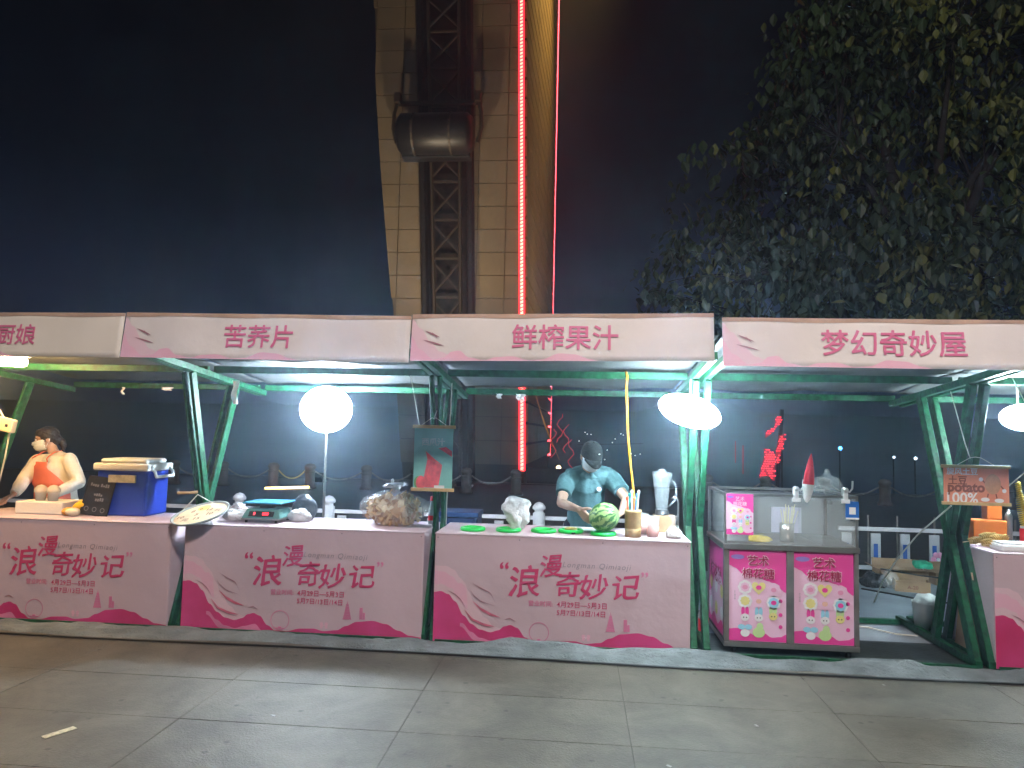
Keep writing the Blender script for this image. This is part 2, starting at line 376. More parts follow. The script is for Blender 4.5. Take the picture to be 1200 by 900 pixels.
# ---------------------------------------------------------------- counters with the printed festival panel
def counter(x0, label):
    t = thing('counter', label, 'counter', 'printed counters under the stalls')
    Wd, D_, H = 1.84, .62, .8
    MB().box(x0, x0 + Wd, .0, .012, .02, H - .012).build('front_panel', PVC, t, bev=.003, seg=1)
    MB().box(x0, x0 + .012, .014, D_, .02, H - .012).build('side_panel', PVCTOP, t)
    MB().box(x0 + Wd - .012, x0 + Wd, .014, D_, .02, H - .012).build('side_panel', PVCTOP, t)
    MB().box(x0 - .004, x0 + Wd + .004, -.004, D_, H - .010, H).build('counter_top', PVCTOP, t, bev=.003, seg=1)
    fp = [c for c in t.children][0] if t.children else None
    fp = t
    def U(px, py):   # zoomed-panel pixel grid -> panel coordinates
        u = (px - 30) / 1112.0; v = (py - 95 - (px - 45) * .031) / (480.0 + .02 * (px - 30))
        return x0 + Wd * u, .79 - .75 * v
    def pt(px, py, o): x, z = U(px, py); return Vector((x, -o, max(z, .022)))
    def poly(name, top, m, o, x0p, x1p, n=90, bot=None):
        b = MB(); xs = [x0p + (x1p - x0p) * k / n for k in range(n + 1)]
        b.strip([pt(x, interp(top, x), o) for x in xs], [pt(x, interp(bot, x) if bot else 700, o) for x in xs]); return b.build(name, m, t)
    hi = [(30, 240), (80, 242), (115, 258), (150, 300), (165, 318), (185, 360), (215, 420), (260, 480), (300, 520), (330, 530), (370, 515), (410, 540), (450, 590), (520, 600)]
    poly('pale_wave_print', hi, PINKPALE, .0015, 31, 500)
    hi2 = [(30, 262), (70, 268), (110, 290), (140, 322), (150, 320), (175, 345), (178, 380), (182, 430), (240, 500), (300, 552)]
    b2 = [(30, 330), (60, 325), (110, 345), (140, 400), (182, 440), (230, 530), (300, 560)]
    poly('mid_wave_print', hi2, MID if 0 else PINKWAVE, .002, 31, 182, bot=b2)
    lo = [(30, 362), (60, 358), (95, 372), (125, 405), (165, 470), (200, 508), (240, 535), (285, 547), (320, 538), (345, 520), (372, 514), (400, 526), (440, 572), (475, 596), (530, 600), (590, 588), (650, 588), (700, 600), (760, 596), (800, 576), (850, 556), (920, 551), (980, 566), (1040, 598), (1090, 622), (1140, 630)]
    poly('crimson_wave_print', lo, DEEP, .003, 31, 1141, 200)
    poly('inner_wave_print', [(60, 470), (100, 480), (160, 505), (200, 545), (240, 572), (290, 585), (330, 575), (380, 565), (420, 600), (460, 640)], MID, .004, 150, 450, bot=[(60, 700), (150, 520), (220, 585), (300, 612), (400, 600), (460, 640)])
    s = MB()
    def stroke(p, w, o=.005):
        n = 14; pts = []
        for k in range(n + 1):
            f = k / n * (len(p) - 1); i = min(int(f), len(p) - 2); f -= i
            pts.append((p[i][0] * (1 - f) + p[i + 1][0] * f, p[i][1] * (1 - f) + p[i + 1][1] * f, w * (.15 + math.sin(math.pi * k / n))))
        s.strip([pt(a, c - ww, o) for a, c, ww in pts], [pt(a, c + ww, o) for a, c, ww in pts])
    stroke([(170, 445), (205, 490), (250, 510), (300, 520)], 6); stroke([(205, 405), (240, 440), (285, 465), (325, 478)], 6)
    s.build('wave_streak_print', mat_crim_soft, t); s = MB()
    for p, w in (([(92, 355), (125, 372), (150, 395), (170, 428)], 2.2), ([(190, 345), (205, 375), (240, 405), (300, 425)], 1.8), ([(200, 320), (240, 345), (280, 365), (305, 410)], 2), ([(345, 488), (370, 483), (395, 497)], 2), ([(170, 450), (200, 492), (250, 516), (300, 528)], 2)): stroke(p, w, .006)
    s.build('fine_streak_print', STREAK, t)
    # ferris-wheel ring, pagoda, towers, small emblem
    b = MB(); cx, cy = 497, 548; n = 36; x_, z_ = U(cx, cy); ro, ri = .072, .067
    b.strip([Vector((x_ + ro * math.cos(6.2832 * k / n), -.005, z_ + ro * math.sin(6.2832 * k / n))) for k in range(n + 1)], [Vector((x_ + ri * math.cos(6.2832 * k / n), -.005, z_ + ri * math.sin(6.2832 * k / n))) for k in range(n + 1)])
    b.box(x_ - .035, x_ + .035, -.005, -.003, z_ - .062, z_ - .055); b.box(x_ - .012, x_ + .012, -.005, -.003, z_ - .055, z_ - .045)
    b.build('wheel_print', MID, t)
    b = MB(); x_, z_ = U(805, 545)
    for k in range(6):
        w0 = .034 - k * .0045
        b.add([(x_ - w0, -.004, z_ + k * .019), (x_ + w0, -.004, z_ + k * .019), (x_ + w0 * .8, -.004, z_ + (k + .95) * .019), (x_ - w0 * .8, -.004, z_ + (k + .95) * .019)], [(0, 1, 2, 3)])
    b.add([(x_ - .004, -.004, z_ + .114), (x_ + .004, -.004, z_ + .114), (x_, -.004, z_ + .14)], [(0, 1, 2)])
    b.build('pagoda_print', MID, t)
    b = MB(); x_, z_ = U(868, 545)
    for dx, w, h in ((0, .012, .085), (.022, .009, .05)): b.box(x_ + dx - w, x_ + dx + w, -.004, -.003, z_, z_ + h)
    b.build('tower_print', MID, t)
    b = MB(); x_, z_ = U(700, 570)
    for dx in (-.018, .018):
        b.disc((x_ + dx, -.004, z_ + .006), .013, 10); b.disc((x_ + dx, -.004, z_ - .016), .011, 10)
    b.box(x_ - .03, x_ + .03, -.0045, -.003, z_ - .007, z_ - .003)
    b.build('emblem_print', PINKWAVE, t)
    # brush-style title
    def brush(sd, sh=.10):
        def w(x, y):
            n = noise.noise(Vector((x * 22 + sd, y * 22, sd))); n2 = noise.noise(Vector((x * 60 + sd, y * 60, 3)))
            return x + sh * y + n * .009 + n2 * .003, y + n * .007 - n2 * .003 + .08 * x
        return w
    for n_, (ch, px, py, sz, sd) in enumerate((('浪', 432, 312, .24, 1), ('漫', 546, 240, .17, 2), ('奇', 622, 326, .19, 3), ('妙', 732, 336, .19, 4), ('记', 868, 338, .19, 5))):
        x_, z_ = U(px, py); text('title_lettering', ch, sz, (x_, -.0042 - .0012 * (n_ % 2), z_), CRIM, t, strike=.013, wf=brush(sd + x0), fx=1.12 if ch in '妙记' else 1.0)
    for ch, px, py in (('“', 340, 238), ('”', 948, 280)):
        x_, z_ = U(px, py); text('quote_mark', ch, .2, (x_, -.006, z_), CRIM if ch == '“' else MID, t, bold=.015, fit_w=.065 if ch == '“' else .05)
    x_, z_ = U(742, 243); text('pinyin_lettering', 'Longman Qimiaoji', .045, (x_, -.006, z_), GREYPRINT, t, fit_w=.48, wf=lambda x, y: (x + .25 * y, y - .01 * x), spacing=1.2)
    x_, z_ = U(502, 414); text('hours_lettering', '营业时间:', .045, (x_, -.006, z_), PINKTXT, t, bold=.01, fit_w=.175)
    x_, z_ = U(680, 422); text('date_lettering', '4月29日—5月3日', .05, (x_, -.006, z_), CRIM, t, bold=.008, fit_w=.355)
    x_, z_ = U(677, 460); text('date_lettering', '5月7日/13日/14日', .05, (x_, -.006, z_), CRIM, t, bold=.008, fit_w=.345)
    for k in range(4):   # pins along the top edge
        MB().ell((x0 + .02 + k * (Wd - .04) / 3, -.003, .768), (.004, .003, .004), nu=6, nv=4).build('pin', BLACK, t)
    return t
mat_crim_soft = mat('print_soft_crimson', (.6, .14, .22), .5, var=.2, vscale=20)
counter(-4.905, 'printed counter of the left stall under the blue cool box'); counter(-2.953, 'printed counter carrying the scale and the big bag of snacks')
counter(-1.028, 'printed counter with green rings and the watermelon on it'); counter(2.85, 'printed counter cut by the right edge, beside the plywood board')

# ---------------------------------------------------------------- lamps
def lamp_emit(name, col, s): return mat(name, (.9, .9, .9), .5, emit=col, es=s)
def hot_lamp(name, col, s):     # cover as wide as the glare; emission fades at the rim, imitating bloom
    m = lamp_emit(name, col, s); t = m.node_tree; b = t.nodes['Principled BSDF']
    lw = t.nodes.new('ShaderNodeLayerWeight'); lw.inputs['Blend'].default_value = .5
    a = t.nodes.new('ShaderNodeMath'); a.operation = 'SUBTRACT'; a.inputs[0].default_value = 1.0; t.links.new(lw.outputs['Facing'], a.inputs[1])
    p = t.nodes.new('ShaderNodeMath'); p.operation = 'POWER'; p.inputs[1].default_value = 3.0; t.links.new(a.outputs[0], p.inputs[0])
    q = t.nodes.new('ShaderNodeMath'); q.operation = 'MULTIPLY'; q.inputs[1].default_value = s; t.links.new(p.outputs[0], q.inputs[0])
    t.links.new(q.outputs[0], b.inputs['Emission Strength']); b.inputs['Base Color'].default_value = (.3, .35, .4, 1)
    return m
LED = hot_lamp('led_white', (.72, .88, 1.0), 620)
LEDB = hot_lamp('led_white_flood', (.72, .92, 1.0), 720)
WARM = lamp_emit('warm_tube', (1.0, .60, .24), 330)
t = thing('lamp_on_stand', 'glaring white round lamp on a thin stand behind the scale', 'lamp')
MB().ell((-2.18, .80, 1.71), (.235, .12, .205), nu=32, nv=18).build('lamp_globe', LED, t, True)
MB().tube([(-2.18, .84, .03), (-2.18, .84, 1.52)], .011, 8).build('pole', STEEL, t)
b = MB()
for a in (0, 2.1, 4.2): b.tube([(-2.18, .84, .25), (-2.18 + .28 * math.cos(a), .84 + .28 * math.sin(a), .02)], .009, 6)
for k_, a in enumerate((0, 2.1, 4.2)): MB().tube([(-2.18, .84, .25), (-2.18 + .28 * math.cos(a), .84 + .28 * math.sin(a), .02)], .009, 6).build('leg', STEEL, t)
t = thing('flood_lamp', 'glaring white flood lamp hung at the post between melon stall and pink cart', 'lamp')
MB().ell((0, 0, 0), (.225, .08, .115), Matrix.Rotation(R(16), 3, 'Y'), nu=32, nv=18).build('lamp_globe', LEDB, t, True).location = (.785, -.09, 1.725)
MB().box(.71, .86, -.03, .0, 1.69, 1.79).build('housing', BLACK, t, bev=.01)
MB().tube([(.80, -.01, 1.78), (.81, .02, 1.96)], .008, 6).build('bracket', STEELD, t)
t = thing('flood_lamp', 'white lamp at the right edge above the potato counter', 'lamp')
MB().ell((3.27, .35, 1.74), (.17, .08, .10), nu=28, nv=16).build('lamp_globe', LEDB, t, True)
MB().tube([(3.27, .42, 1.79), (3.27, .42, 1.98)], .008, 6).build('bracket', STEELD, t)
t = thing('tube_lamp', 'warm yellow tube lamp under the roof of the left stall', 'lamp')
MB().tube([(-4.62, -.16, 2.0), (-4.22, -.16, 2.0)], .035, 12).build('tube', WARM, t, True)
MB().box(-4.66, -4.18, -.18, -.14, 2.037, 2.055).build('housing', WHITEPL, t)

# ---------------------------------------------------------------- people
def tubeb(b, pts, rs, flat=1.0, n=14): b.tube(pts, rs, n, True, flat); [b.ell(p, (r * .99,) * 3, nu=12, nv=8) for p, r in ((pts[0], rs[0]), (pts[-1], rs[-1]))]
def hand(b, wrist, palm_dir, up_dir, side, curl=.5, sc=1.0):
    """palm + five bent fingers; palm_dir: wrist->knuckles, up_dir: back of hand, side: +1 thumb towards palm_dir x up"""
    d = Vector(palm_dir).normalized(); u = Vector(up_dir); u = (u - d * u.dot(d)).normalized(); s_ = d.cross(u) * side
    w = Vector(wrist)
    for k in range(4):
        o = (1.5 - k) * .019 * sc
        tubeb(b, [w + s_ * o * .6, w + d * .085 * sc + s_ * o], [.014 * sc, .0125 * sc], n=10)
        L = (.075, .083, .078, .062)[k] * sc; p = w + d * .085 * sc + s_ * o; dd = d.copy(); pts = [p]
        for f in (.45, .3, .25):
            dd = (dd - u * curl * (1 + .15 * k)).normalized(); p = p + dd * L * f; pts.append(p)
        tubeb(b, pts, [.0100 * sc, .0095 * sc, .0088 * sc, .0075 * sc], n=8)
    p = w + d * .02 * sc + s_ * .028 * sc
    tubeb(b, [w + d * .005, p, p + (d * .6 + s_ * .75 - u * .3).normalized() * .04 * sc, p + (d * .9 + s_ * .75 - u * .75).normalized() * .07 * sc], [.014 * sc, .014 * sc, .012 * sc, .009 * sc], n=10)
def head_parts(b, c, Rm, sc=1.0):
    c = Vector(c)
    def P(x, y, z): return c + Rm @ (Vector((x, y, z)) * sc)
    b.ell(P(0, .008, .02), (.075 * sc, .094 * sc, .095 * sc), Rm, 20, 14)
    b.ell(P(0, -.022, -.045), (.054 * sc, .062 * sc, .065 * sc), Rm, 18, 12)
    b.ell(P(0, -.062, -.095), (.022 * sc, .02 * sc, .018 * sc), Rm, 12, 8)
    b.ell(P(0, -.1, -.022), (.012 * sc, .018 * sc, .014 * sc), Rm, 10, 8)
    b.tube([P(0, -.086, .012), P(0, -.1, -.02)], [.007 * sc, .011 * sc], 8)
    b.ell(P(0, -.083, .028), (.05 * sc, .012 * sc, .008 * sc), Rm, 12, 6)
    b.ell(P(0, -.082, -.062), (.02 * sc, .012 * sc, .008 * sc), Rm, 10, 6)
    for sx_ in (-1, 1):
        b.ell(P(.078 * sx_, .01, -.01), (.011 * sc, .02 * sc, .031 * sc), Rm, 10, 8)
        b.ell(P(.04 * sx_, -.066, -.02), (.02 * sc, .02 * sc, .016 * sc), Rm, 10, 8)
    return P
def eyes(P, Rm, sc, parent, c):
    for sx_ in (-1, 1):
        q = P(.031 * sx_, -.0865, .006)
        MB().ell(q, (.013 * sc, .008 * sc, .0065 * sc), Rm, 10, 8).build('eye', WHITEPL, parent, True)
        MB().ell(P(.031 * sx_, -.0935, .005), (.0055 * sc, .003 * sc, .0055 * sc), Rm, 8, 6).build('iris', BLACK, parent, True)
        MB().tube([P(.017 * sx_, -.096, .026), P(.034 * sx_, -.094, .031), P(.05 * sx_, -.082, .026)], .003 * sc, 6).build('eyebrow', HAIR, parent, True)
def mask_on(P, Rm, parent, c, sc=1.0):
    b = MB(); vs = []; n, mrow = 16, 10
    for j in range(mrow + 1):
        z = -.012 - .098 * j / mrow
        for i in range(n + 1):
            a = R(-78 + 156 * i / n); bul = .108 if j < 7 else .108 - .006 * (j - 6) ** 1.4
            w = .077 - .02 * (j / mrow) ** 2
            edge = 1 - .18 * (abs(i - n / 2) / (n / 2)) ** 3 * (1 if j < 9 else 1)
            vs.append(P(w * math.sin(a), -bul * math.cos(a) * edge - (.012 * math.exp(-((a) / .25) ** 2) if j < 4 else 0) + .004 * math.sin(j * 2.2), z + .012 * abs(math.sin(a))))
    b.add(vs, [(j * (n + 1) + i, (j + 1) * (n + 1) + i, (j + 1) * (n + 1) + i + 1, j * (n + 1) + i + 1) for j in range(mrow) for i in range(n)])
    o = b.build('face_mask', MASK, parent, True); md = o.modifiers.new('t', 'SOLIDIFY'); md.thickness = .003; md.offset = 1
    for sx_ in (-1, 1):
        MB().tube([P(.073 * sx_, -.02, -.02), P(.084 * sx_, .012, .018), P(.087 * sx_, .03, .0), P(.072 * sx_, -.012, -.075)], .0016, 5).build('mask_loop', MASK, parent)

def man():
    t = thing('person', 'man in teal polo, dark cap and face mask bending over the watermelon', 'person')
    hc = Vector((.115, .70, 1.365)); Rm = Euler((R(30), 0, R(17))).to_matrix()
    neck, chest, belly, pelvis = Vector((.095, .80, 1.255)), Vector((.09, .86, 1.10)), Vector((.08, .93, .93)), Vector((.07, 1.0, .78))
    shR, shL = Vector((-.085, .80, 1.16)), Vector((.285, .80, 1.185))     # his right is left in the picture
    elR, wrR = Vector((-.125, .62, .985)), Vector((.02, .35, .965))
    elL, wrL = Vector((.40, .60, 1.03)), Vector((.345, .36, .955))
    b = MB(); P = head_parts(b, hc, Rm)
    tubeb(b, [neck + Vector((0, .03, -.05)), neck, hc + Rm @ Vector((0, .03, -.06))], [.062, .055, .052])
    tubeb(b, [chest, belly, pelvis], [.125, .125, .135], n=18); tubeb(b, [shR + Vector((.03, 0, 0)), shL - Vector((.03, 0, 0))], [.042, .042])
    tubeb(b, [shR, (shR + elR) / 2, elR], [.052, .047, .038]); tubeb(b, [elR, elR.lerp(wrR, .35), wrR], [.038, .037, .025])
    tubeb(b, [shL, (shL + elL) / 2, elL], [.052, .047, .038]); tubeb(b, [elL, elL.lerp(wrL, .35), wrL], [.038, .037, .025])
    hand(b, wrR, (.55, -.25, -.55), (-.75, -.35, .3), -1, .28); hand(b, wrL, (-.5, -.3, -.25), (.25, -.2, .9), 1, .38)
    for sx_ in (-1, 1):
        hp = pelvis + Vector((.085 * sx_, 0, -.03)); tubeb(b, [hp, hp + Vector((.01 * sx_, .0, -.36)), hp + Vector((.015 * sx_, .03, -.68))], [.085, .06, .045])
        tubeb(b, [hp + Vector((.015 * sx_, .03, -.70)), hp + Vector((.02 * sx_, -.12, -.72))], [.035, .03])
    body = remesh('body', b, SKIN, t, .0055, 5)
    # shirt shell
    b = MB(); ar = .150
    b.tube([neck + Vector((0, .035, -.01)), chest + Vector((0, .0, .10)), chest, belly, pelvis + Vector((0, 0, .02)), pelvis - Vector((0, 0, .08))], [.09, .135, .150, .148, .152, .156], 22, True, 1.0)
    for sgn, sh, el in ((-1, shR, elR), (1, shL, elL)):
        tubeb(b, [chest + Vector((0, 0, .06)), sh + Vector((0, 0, .0))], [.085, .073])
        d = (el - sh); b.tube([sh, sh + d * .32, sh + d * .64], [.073, .073, .071], 16)
    b.ell(chest + Vector((0, .03, .06)), (.19, .13, .13)); 
    b.tube([shR + Vector((.0, .01, .012)), (shR + neck) / 2 + Vector((0, .02, -.02)), neck + Vector((0, .045, -.035)), (shL + neck) / 2 + Vector((0, .02, -.02)), shL + Vector((0, .01, .012))], [.078, .085, .085, .085, .078], 16)
    sh_ = remesh('polo_shirt', b, TEAL, t, .007, 4)
    # folds
    nrm = [v.normal.copy() for v in sh_.data.vertices]
    for v, vn in zip(sh_.data.vertices, nrm):
        q = v.co.copy(); f = noise.noise(Vector((q.x * 9 + q.z * 5, q.y * 7, q.z * 8 - q.x * 6))); f2 = noise.noise(Vector((q.x * 22, q.y * 20, q.z * 9)))
        v.co = q + vn * (.009 * f + .004 * f2)
    # collar, placket, chest badge
    cb = MB(); n = 16
    for sgn in (-1, 1):
        pts_t = []; pts_b = []
        for i in range(9):
            a = R(-90 + sgn * (12 + i * 16)); r1 = .066; r2 = .1
            pts_t.append(neck + Vector((r1 * math.cos(a), .01 + r1 * math.sin(a) , .018 - .05 * math.cos(i * .17)*1.0 + .05 * i / 8)))
            pts_b.append(neck + Vector((r2 * math.cos(a), .005 + r2 * math.sin(a), -.035 - .045 * math.cos(i * .17) + .05 * i / 8)))
        cb.strip(pts_t, pts_b)
    o = cb.build('collar', TEAL, sh_, True); md = o.modifiers.new('t', 'SOLIDIFY'); md.thickness = .004
    bd = MB().disc((0, 0, 0), .019, 16); bo = bd.build('badge', mat('badge', (.6, .45, .5), .6), sh_); bo.location = (.18, .695, 1.10); bo.rotation_euler = (R(-22), 0, R(14))
    # trousers
    b = MB()
    for sx_ in (-1, 1):
        hp = pelvis + Vector((.085 * sx_, 0, -.03)); tubeb(b, [hp, hp + Vector((.01 * sx_, .0, -.36)), hp + Vector((.015 * sx_, .03, -.66))], [.1, .078, .068])
    b.ell(pelvis - Vector((0, 0, .05)), (.165, .13, .11)); remesh('trousers', b, JEANS, t, .012, 3)
    for sx_ in (-1, 1): MB().ell(pelvis + Vector((.105 * sx_, -.03, -.735)), (.048, .13, .045)).build('shoe', BLACK, t, True)
    eyes(P, Rm, 1, body, hc); mask_on(P, Rm, t, hc)
    hb = MB(); hb.ell(P(0, .028, .005), (.082, .085, .085), Rm, 20, 14); hb.build('hair', HAIR, t, True)
    # cap
    cbm = MB(); vs = []; nu, nv = 28, 10
    for j in range(nv + 1):
        th = R(100) * j / nv
        for k_ in range(nu):
            ph = 2 * math.pi * k_ / nu; r = 1 + .012 * math.cos(6 * ph) * math.sin(th)
            vs.append(P(.088 * r * math.sin(th) * math.cos(ph), .004 + .108 * r * math.sin(th) * math.sin(ph), .028 + .102 * math.cos(th)))
    cbm.add(vs, [(j * nu + k_, (j + 1) * nu + k_, (j + 1) * nu + (k_ + 1) % nu, j * nu + (k_ + 1) % nu) for j in range(nv) for k_ in range(nu)])
    cp = cbm.build('cap', CAP, t, True)
    bm_ = MB(); top = []; bot = []
    for i in range(15):
        a = R(-65 + 130 * i / 14)
        top.append(P(.084 * math.sin(a), .004 - .103 * math.cos(a), .022)); bot.append(P(.080 * math.sin(a), .004 - .10 * math.cos(a) - .075 * math.cos(a * 1.3) ** .8, .004 + .012 * (1 - math.cos(a * 1.0)) - .018))
    bm_.strip(top, bot); o = bm_.build('brim', CAP, cp, True); md = o.modifiers.new('t', 'SOLIDIFY'); md.thickness = .005
    MB().ell(P(0, .0, .131), (.008, .008, .005), Rm, 8, 6).build('button', CAP, cp, True)
    MB().ell(P(.03, -.088, .075), (.008, .003, .006), Rm, 8, 6).build('cap_emblem', WHITEPL, cp, True)
man()

def woman():
    t = thing('person', 'woman in cream long sleeves and salmon apron with mask and dark hair', 'person')
    hc = Vector((-4.905, 1.0, 1.385)); Rm = Euler((R(10), R(-4), R(-52))).to_matrix()
    neck, chest, belly, pelvis = Vector((-4.84, 1.02, 1.27)), Vector((-4.79, 1.03, 1.12)), Vector((-4.76, 1.04, .95)), Vector((-4.75, 1.05, .78))
    shL, elL, wrL = Vector((-4.67, 1.0, 1.205)), Vector((-4.545, .98, 1.0)), Vector((-4.60, .72, .90))
    shR, elR, wrR = Vector((-4.94, .95, 1.19)), Vector((-4.98, .86, 1.02)), Vector((-4.93, .68, .90))
    b = MB(); P = head_parts(b, hc, Rm, .95)
    tubeb(b, [neck + Vector((0, .01, -.04)), neck, hc + Rm @ Vector((0, .025, -.06))], [.052, .046, .046])
    tubeb(b, [chest, belly, pelvis], [.11, .11, .13], n=18); tubeb(b, [shR + Vector((.03, 0, 0)), shL - Vector((.03, 0, 0))], [.04, .04])
    for sh, el, wr in ((shL, elL, wrL), (shR, elR, wrR)):
        tubeb(b, [sh, (sh + el) / 2, el], [.045, .04, .034]); tubeb(b, [el, el.lerp(wr, .4), wr], [.034, .032, .022])
    hand(b, wrL, (.25, -.7, -.3), (.1, .1, 1), -1, .3, .92); hand(b, wrR, (-.05, -.8, -.25), (-.1, .1, 1), 1, .3, .92)
    for sx_ in (-1, 1):
        hp = pelvis + Vector((.08 * sx_, 0, -.03)); tubeb(b, [hp, hp + Vector((.01 * sx_, .0, -.36)), hp + Vector((.015 * sx_, .03, -.68))], [.08, .055, .042])
        tubeb(b, [hp + Vector((.015 * sx_, .03, -.70)), hp + Vector((.02 * sx_, -.12, -.72))], [.033, .028])
    body = remesh('body', b, SKIN, t, .0055, 5)
    b = MB()
    b.tube([neck + Vector((0, .01, -.035)), chest + Vector((0, .0, .07)), chest, belly, pelvis], [.07, .118, .132, .125, .14], 22, True)
    for sh, el, wr in ((shL, elL, wrL), (shR, elR, wrR)):
        tubeb(b, [chest + Vector((0, 0, .05)), sh], [.08, .064]); tubeb(b, [sh, (sh + el) / 2, el], [.064, .064, .06]); b.tube([el, el.lerp(wr, .4), el.lerp(wr, .9)], [.058, .055, .04], 14)
    b.ell(chest + Vector((-.03, -.06, 0)), (.1, .09, .08)); b.ell(chest + Vector((-.03, -.045, .075)), (.105, .085, .06))
    sh_ = remesh('blouse', b, WSHIRT, t, .007, 4)
    nrm = [v.normal.copy() for v in sh_.data.vertices]
    for v, vn in zip(sh_.data.vertices, nrm):
        q = v.co.copy(); f = noise.noise(Vector((q.x * 9 + q.z * 5, q.y * 7, q.z * 8 - q.x * 6))); f2 = noise.noise(Vector((q.x * 20, q.y * 18, q.z * 11)))
        v.co = q + vn * (.008 * f + .004 * f2)
    # apron: a curved sheet just in front of the blouse
    b = MB(); vs = []; n, m_ = 18, 22
    fdir = -1.22 - .28
    for j in range(m_ + 1):
        z = 1.185 - .50 * j / m_; f = j / m_
        half = 34 + 60 * min(1, max(0, (f - .12) / .4)) ** .8
        r = .150 + .022 * (1 - f) * 0 + .02 * f + (.03 if .05 < f < .45 else .015)
        cx = -4.80 + .045 * f + (-.012)
        for i in range(n + 1):
            a = R(-112) + R(half) * (2 * i / n - 1)
            rr = r * (1 + .03 * math.sin(a * 11 + j * .3) * f)
            vs.append((cx + rr * math.cos(a), 1.03 + rr * math.sin(a), z - .0 * i))
    b.add(vs, [(j * (n + 1) + i, (j + 1) * (n + 1) + i, (j + 1) * (n + 1) + i + 1, j * (n + 1) + i + 1) for j in range(m_) for i in range(n)])
    ap = b.build('apron', APRON, t, True); md = ap.modifiers.new('t', 'SOLIDIFY'); md.thickness = .004; md.offset = 1
    MB().tube([(-4.93, .90, .985), (-4.85, .865, .98), (-4.74, .868, .98), (-4.655, .93, .985), (-4.63, 1.02, .99)], .007, 6).build('waist_tie', APRON, ap, True)
    MB().ell((-4.80, .868, 1.06), (.022, .006, .014)).build('apron_emblem', WHITEPL, ap, True)
    for a_ in (vs[0], vs[n]):
        sgn = -1 if a_[0] < -4.8 else 1
        MB().tube([a_, Vector(a_) + Vector((0, -.012 - (.03 if sgn < 0 else 0), .03)), Vector(((a_[0] + neck.x) / 2 + .02 * sgn, .895, 1.235)), neck + Vector((.055 * sgn, -.06, .0)), neck + Vector((.055 * sgn, .03, .01))], .006, 6).build('strap', APRON, ap)
    b = MB()
    for sx_ in (-1, 1):
        hp = pelvis + Vector((.08 * sx_, 0, -.03)); tubeb(b, [hp, hp + Vector((.01 * sx_, .0, -.36)), hp + Vector((.015 * sx_, .03, -.66))], [.095, .07, .06])
    remesh('trousers', b, JEANS, t, .012, 3)
    for sx_ in (-1, 1): MB().ell(pelvis + Vector((.1 * sx_, -.03, -.735)), (.043, .12, .04)).build('shoe', BLACK, t, True)
    eyes(P, Rm, .95, body, hc); mask_on(P, Rm, t, hc)
    b = MB()   # hair: cap of hair pulled to a low tail
    def hf(v):
        return v
    b.ell(P(0, .022, .034), (.084, .094, .088), Rm, 24, 16)
    b.ell(P(0, .075, -.01), (.06, .05, .06), Rm, 16, 10)
    b.ell(P(0, -.035, .062), (.066, .05, .045), Rm, 16, 10)
    for sx_ in (-1, 1): b.ell(P(.068 * sx_, .005, .02), (.02, .045, .04), Rm, 12, 8)
    b.tube([P(0, .09, -.01), P(.0, .125, -.045), P(.01, .135, -.09), P(.01, .12, -.15)], [.035, .036, .026, .01], 12)
    hr = remesh('hair', b, HAIR, t, .006, 4)
    nrm = [v.normal.copy() for v in hr.data.vertices]
    for v, vn in zip(hr.data.vertices, nrm):
        q = v.co.copy(); v.co = q + vn * .003 * noise.noise(q * 45)
woman()
# ---------------------------------------------------------------- tower behind the stalls
TILE = mat('tower_tile', (.115, .092, .062), .55, bump=.15, var=.18, vscale=.6)
SIDETILE = mat('side_tile', (.15, .11, .05), .5, var=.15, vscale=.5)
TCORE = mat('tower_core', (.05, .04, .03), .8)
DARKST = mat('dark_truss_steel', (.008, .007, .007), .6, .3)
REDLED = mat('red_led', (.5, .02, .02), .5, emit=(1.0, .015, .03), es=5)
REDTHIN = mat('red_led_thin', (.6, .05, .05), .5, emit=(1.0, .08, .10), es=9)
REDHOT = mat('red_led_core', (.9, .4, .3), .5, emit=(1.0, .30, .20), es=4)
tower = thing('tower', 'tall tiled tower leg with a dark lattice and red light strips rising behind the stalls', 'tower')
LX = [(-1, -6.6), (0, -6.7), (6, -7.25), (11.7, -7.92), (15.2, -8.25), (18.7, -8.45), (24, -8.6)]
def lin(p, x):
    for (a, b), (c, d) in zip(p, p[1:]):
        if x <= c: return b + (d - b) * (x - a) / (c - a)
    return p[-1][1]
RX = lambda z: -2.0 + (-2.42 + 2.0) * z / 18.5
YF, YR = 22.0, 38.0
BX = lambda z: -1.72
zs = [-1 + 1.0 * i for i in range(26)]
b = MB(); vs = []
for z in zs: vs += [(lin(LX, z) + .03, YF + .06, z), (RX(z) - .02, YF + .06, z), (BX(z) - .05, YR, z), (lin(LX, z) + 1.5, YR, z)]
fs = [(4 * i + a, 4 * i + (a + 1) % 4, 4 * i + 4 + (a + 1) % 4, 4 * i + 4 + a) for i in range(len(zs) - 1) for a in range(4)]
b.add(vs, fs).build('core', TCORE, tower)
def slab(name, q, n, g, th, m, par):   # q: 4 corners, n outward normal
    c = sum(q, Vector()) / 4; n = n.normalized(); ins = []
    for i_ in range(4):
        p = q[i_]; h_ = q[(1, 0, 3, 2)[i_]] - p; v_ = q[(3, 2, 1, 0)[i_]] - p
        ins.append(p + h_.normalized() * g + v_.normalized() * g)
    f = [p + n * th for p in ins]
    b = MB(); b.add(ins + f, [(4, 5, 6, 7), (0, 1, 5, 4), (1, 2, 6, 5), (2, 3, 7, 6), (3, 0, 4, 7)]); return b.build(name, m, par)
cols = [-9.5, -8.28, -7.12, -6.0, -4.95, -4.0, -2.9, -1]
z = .30
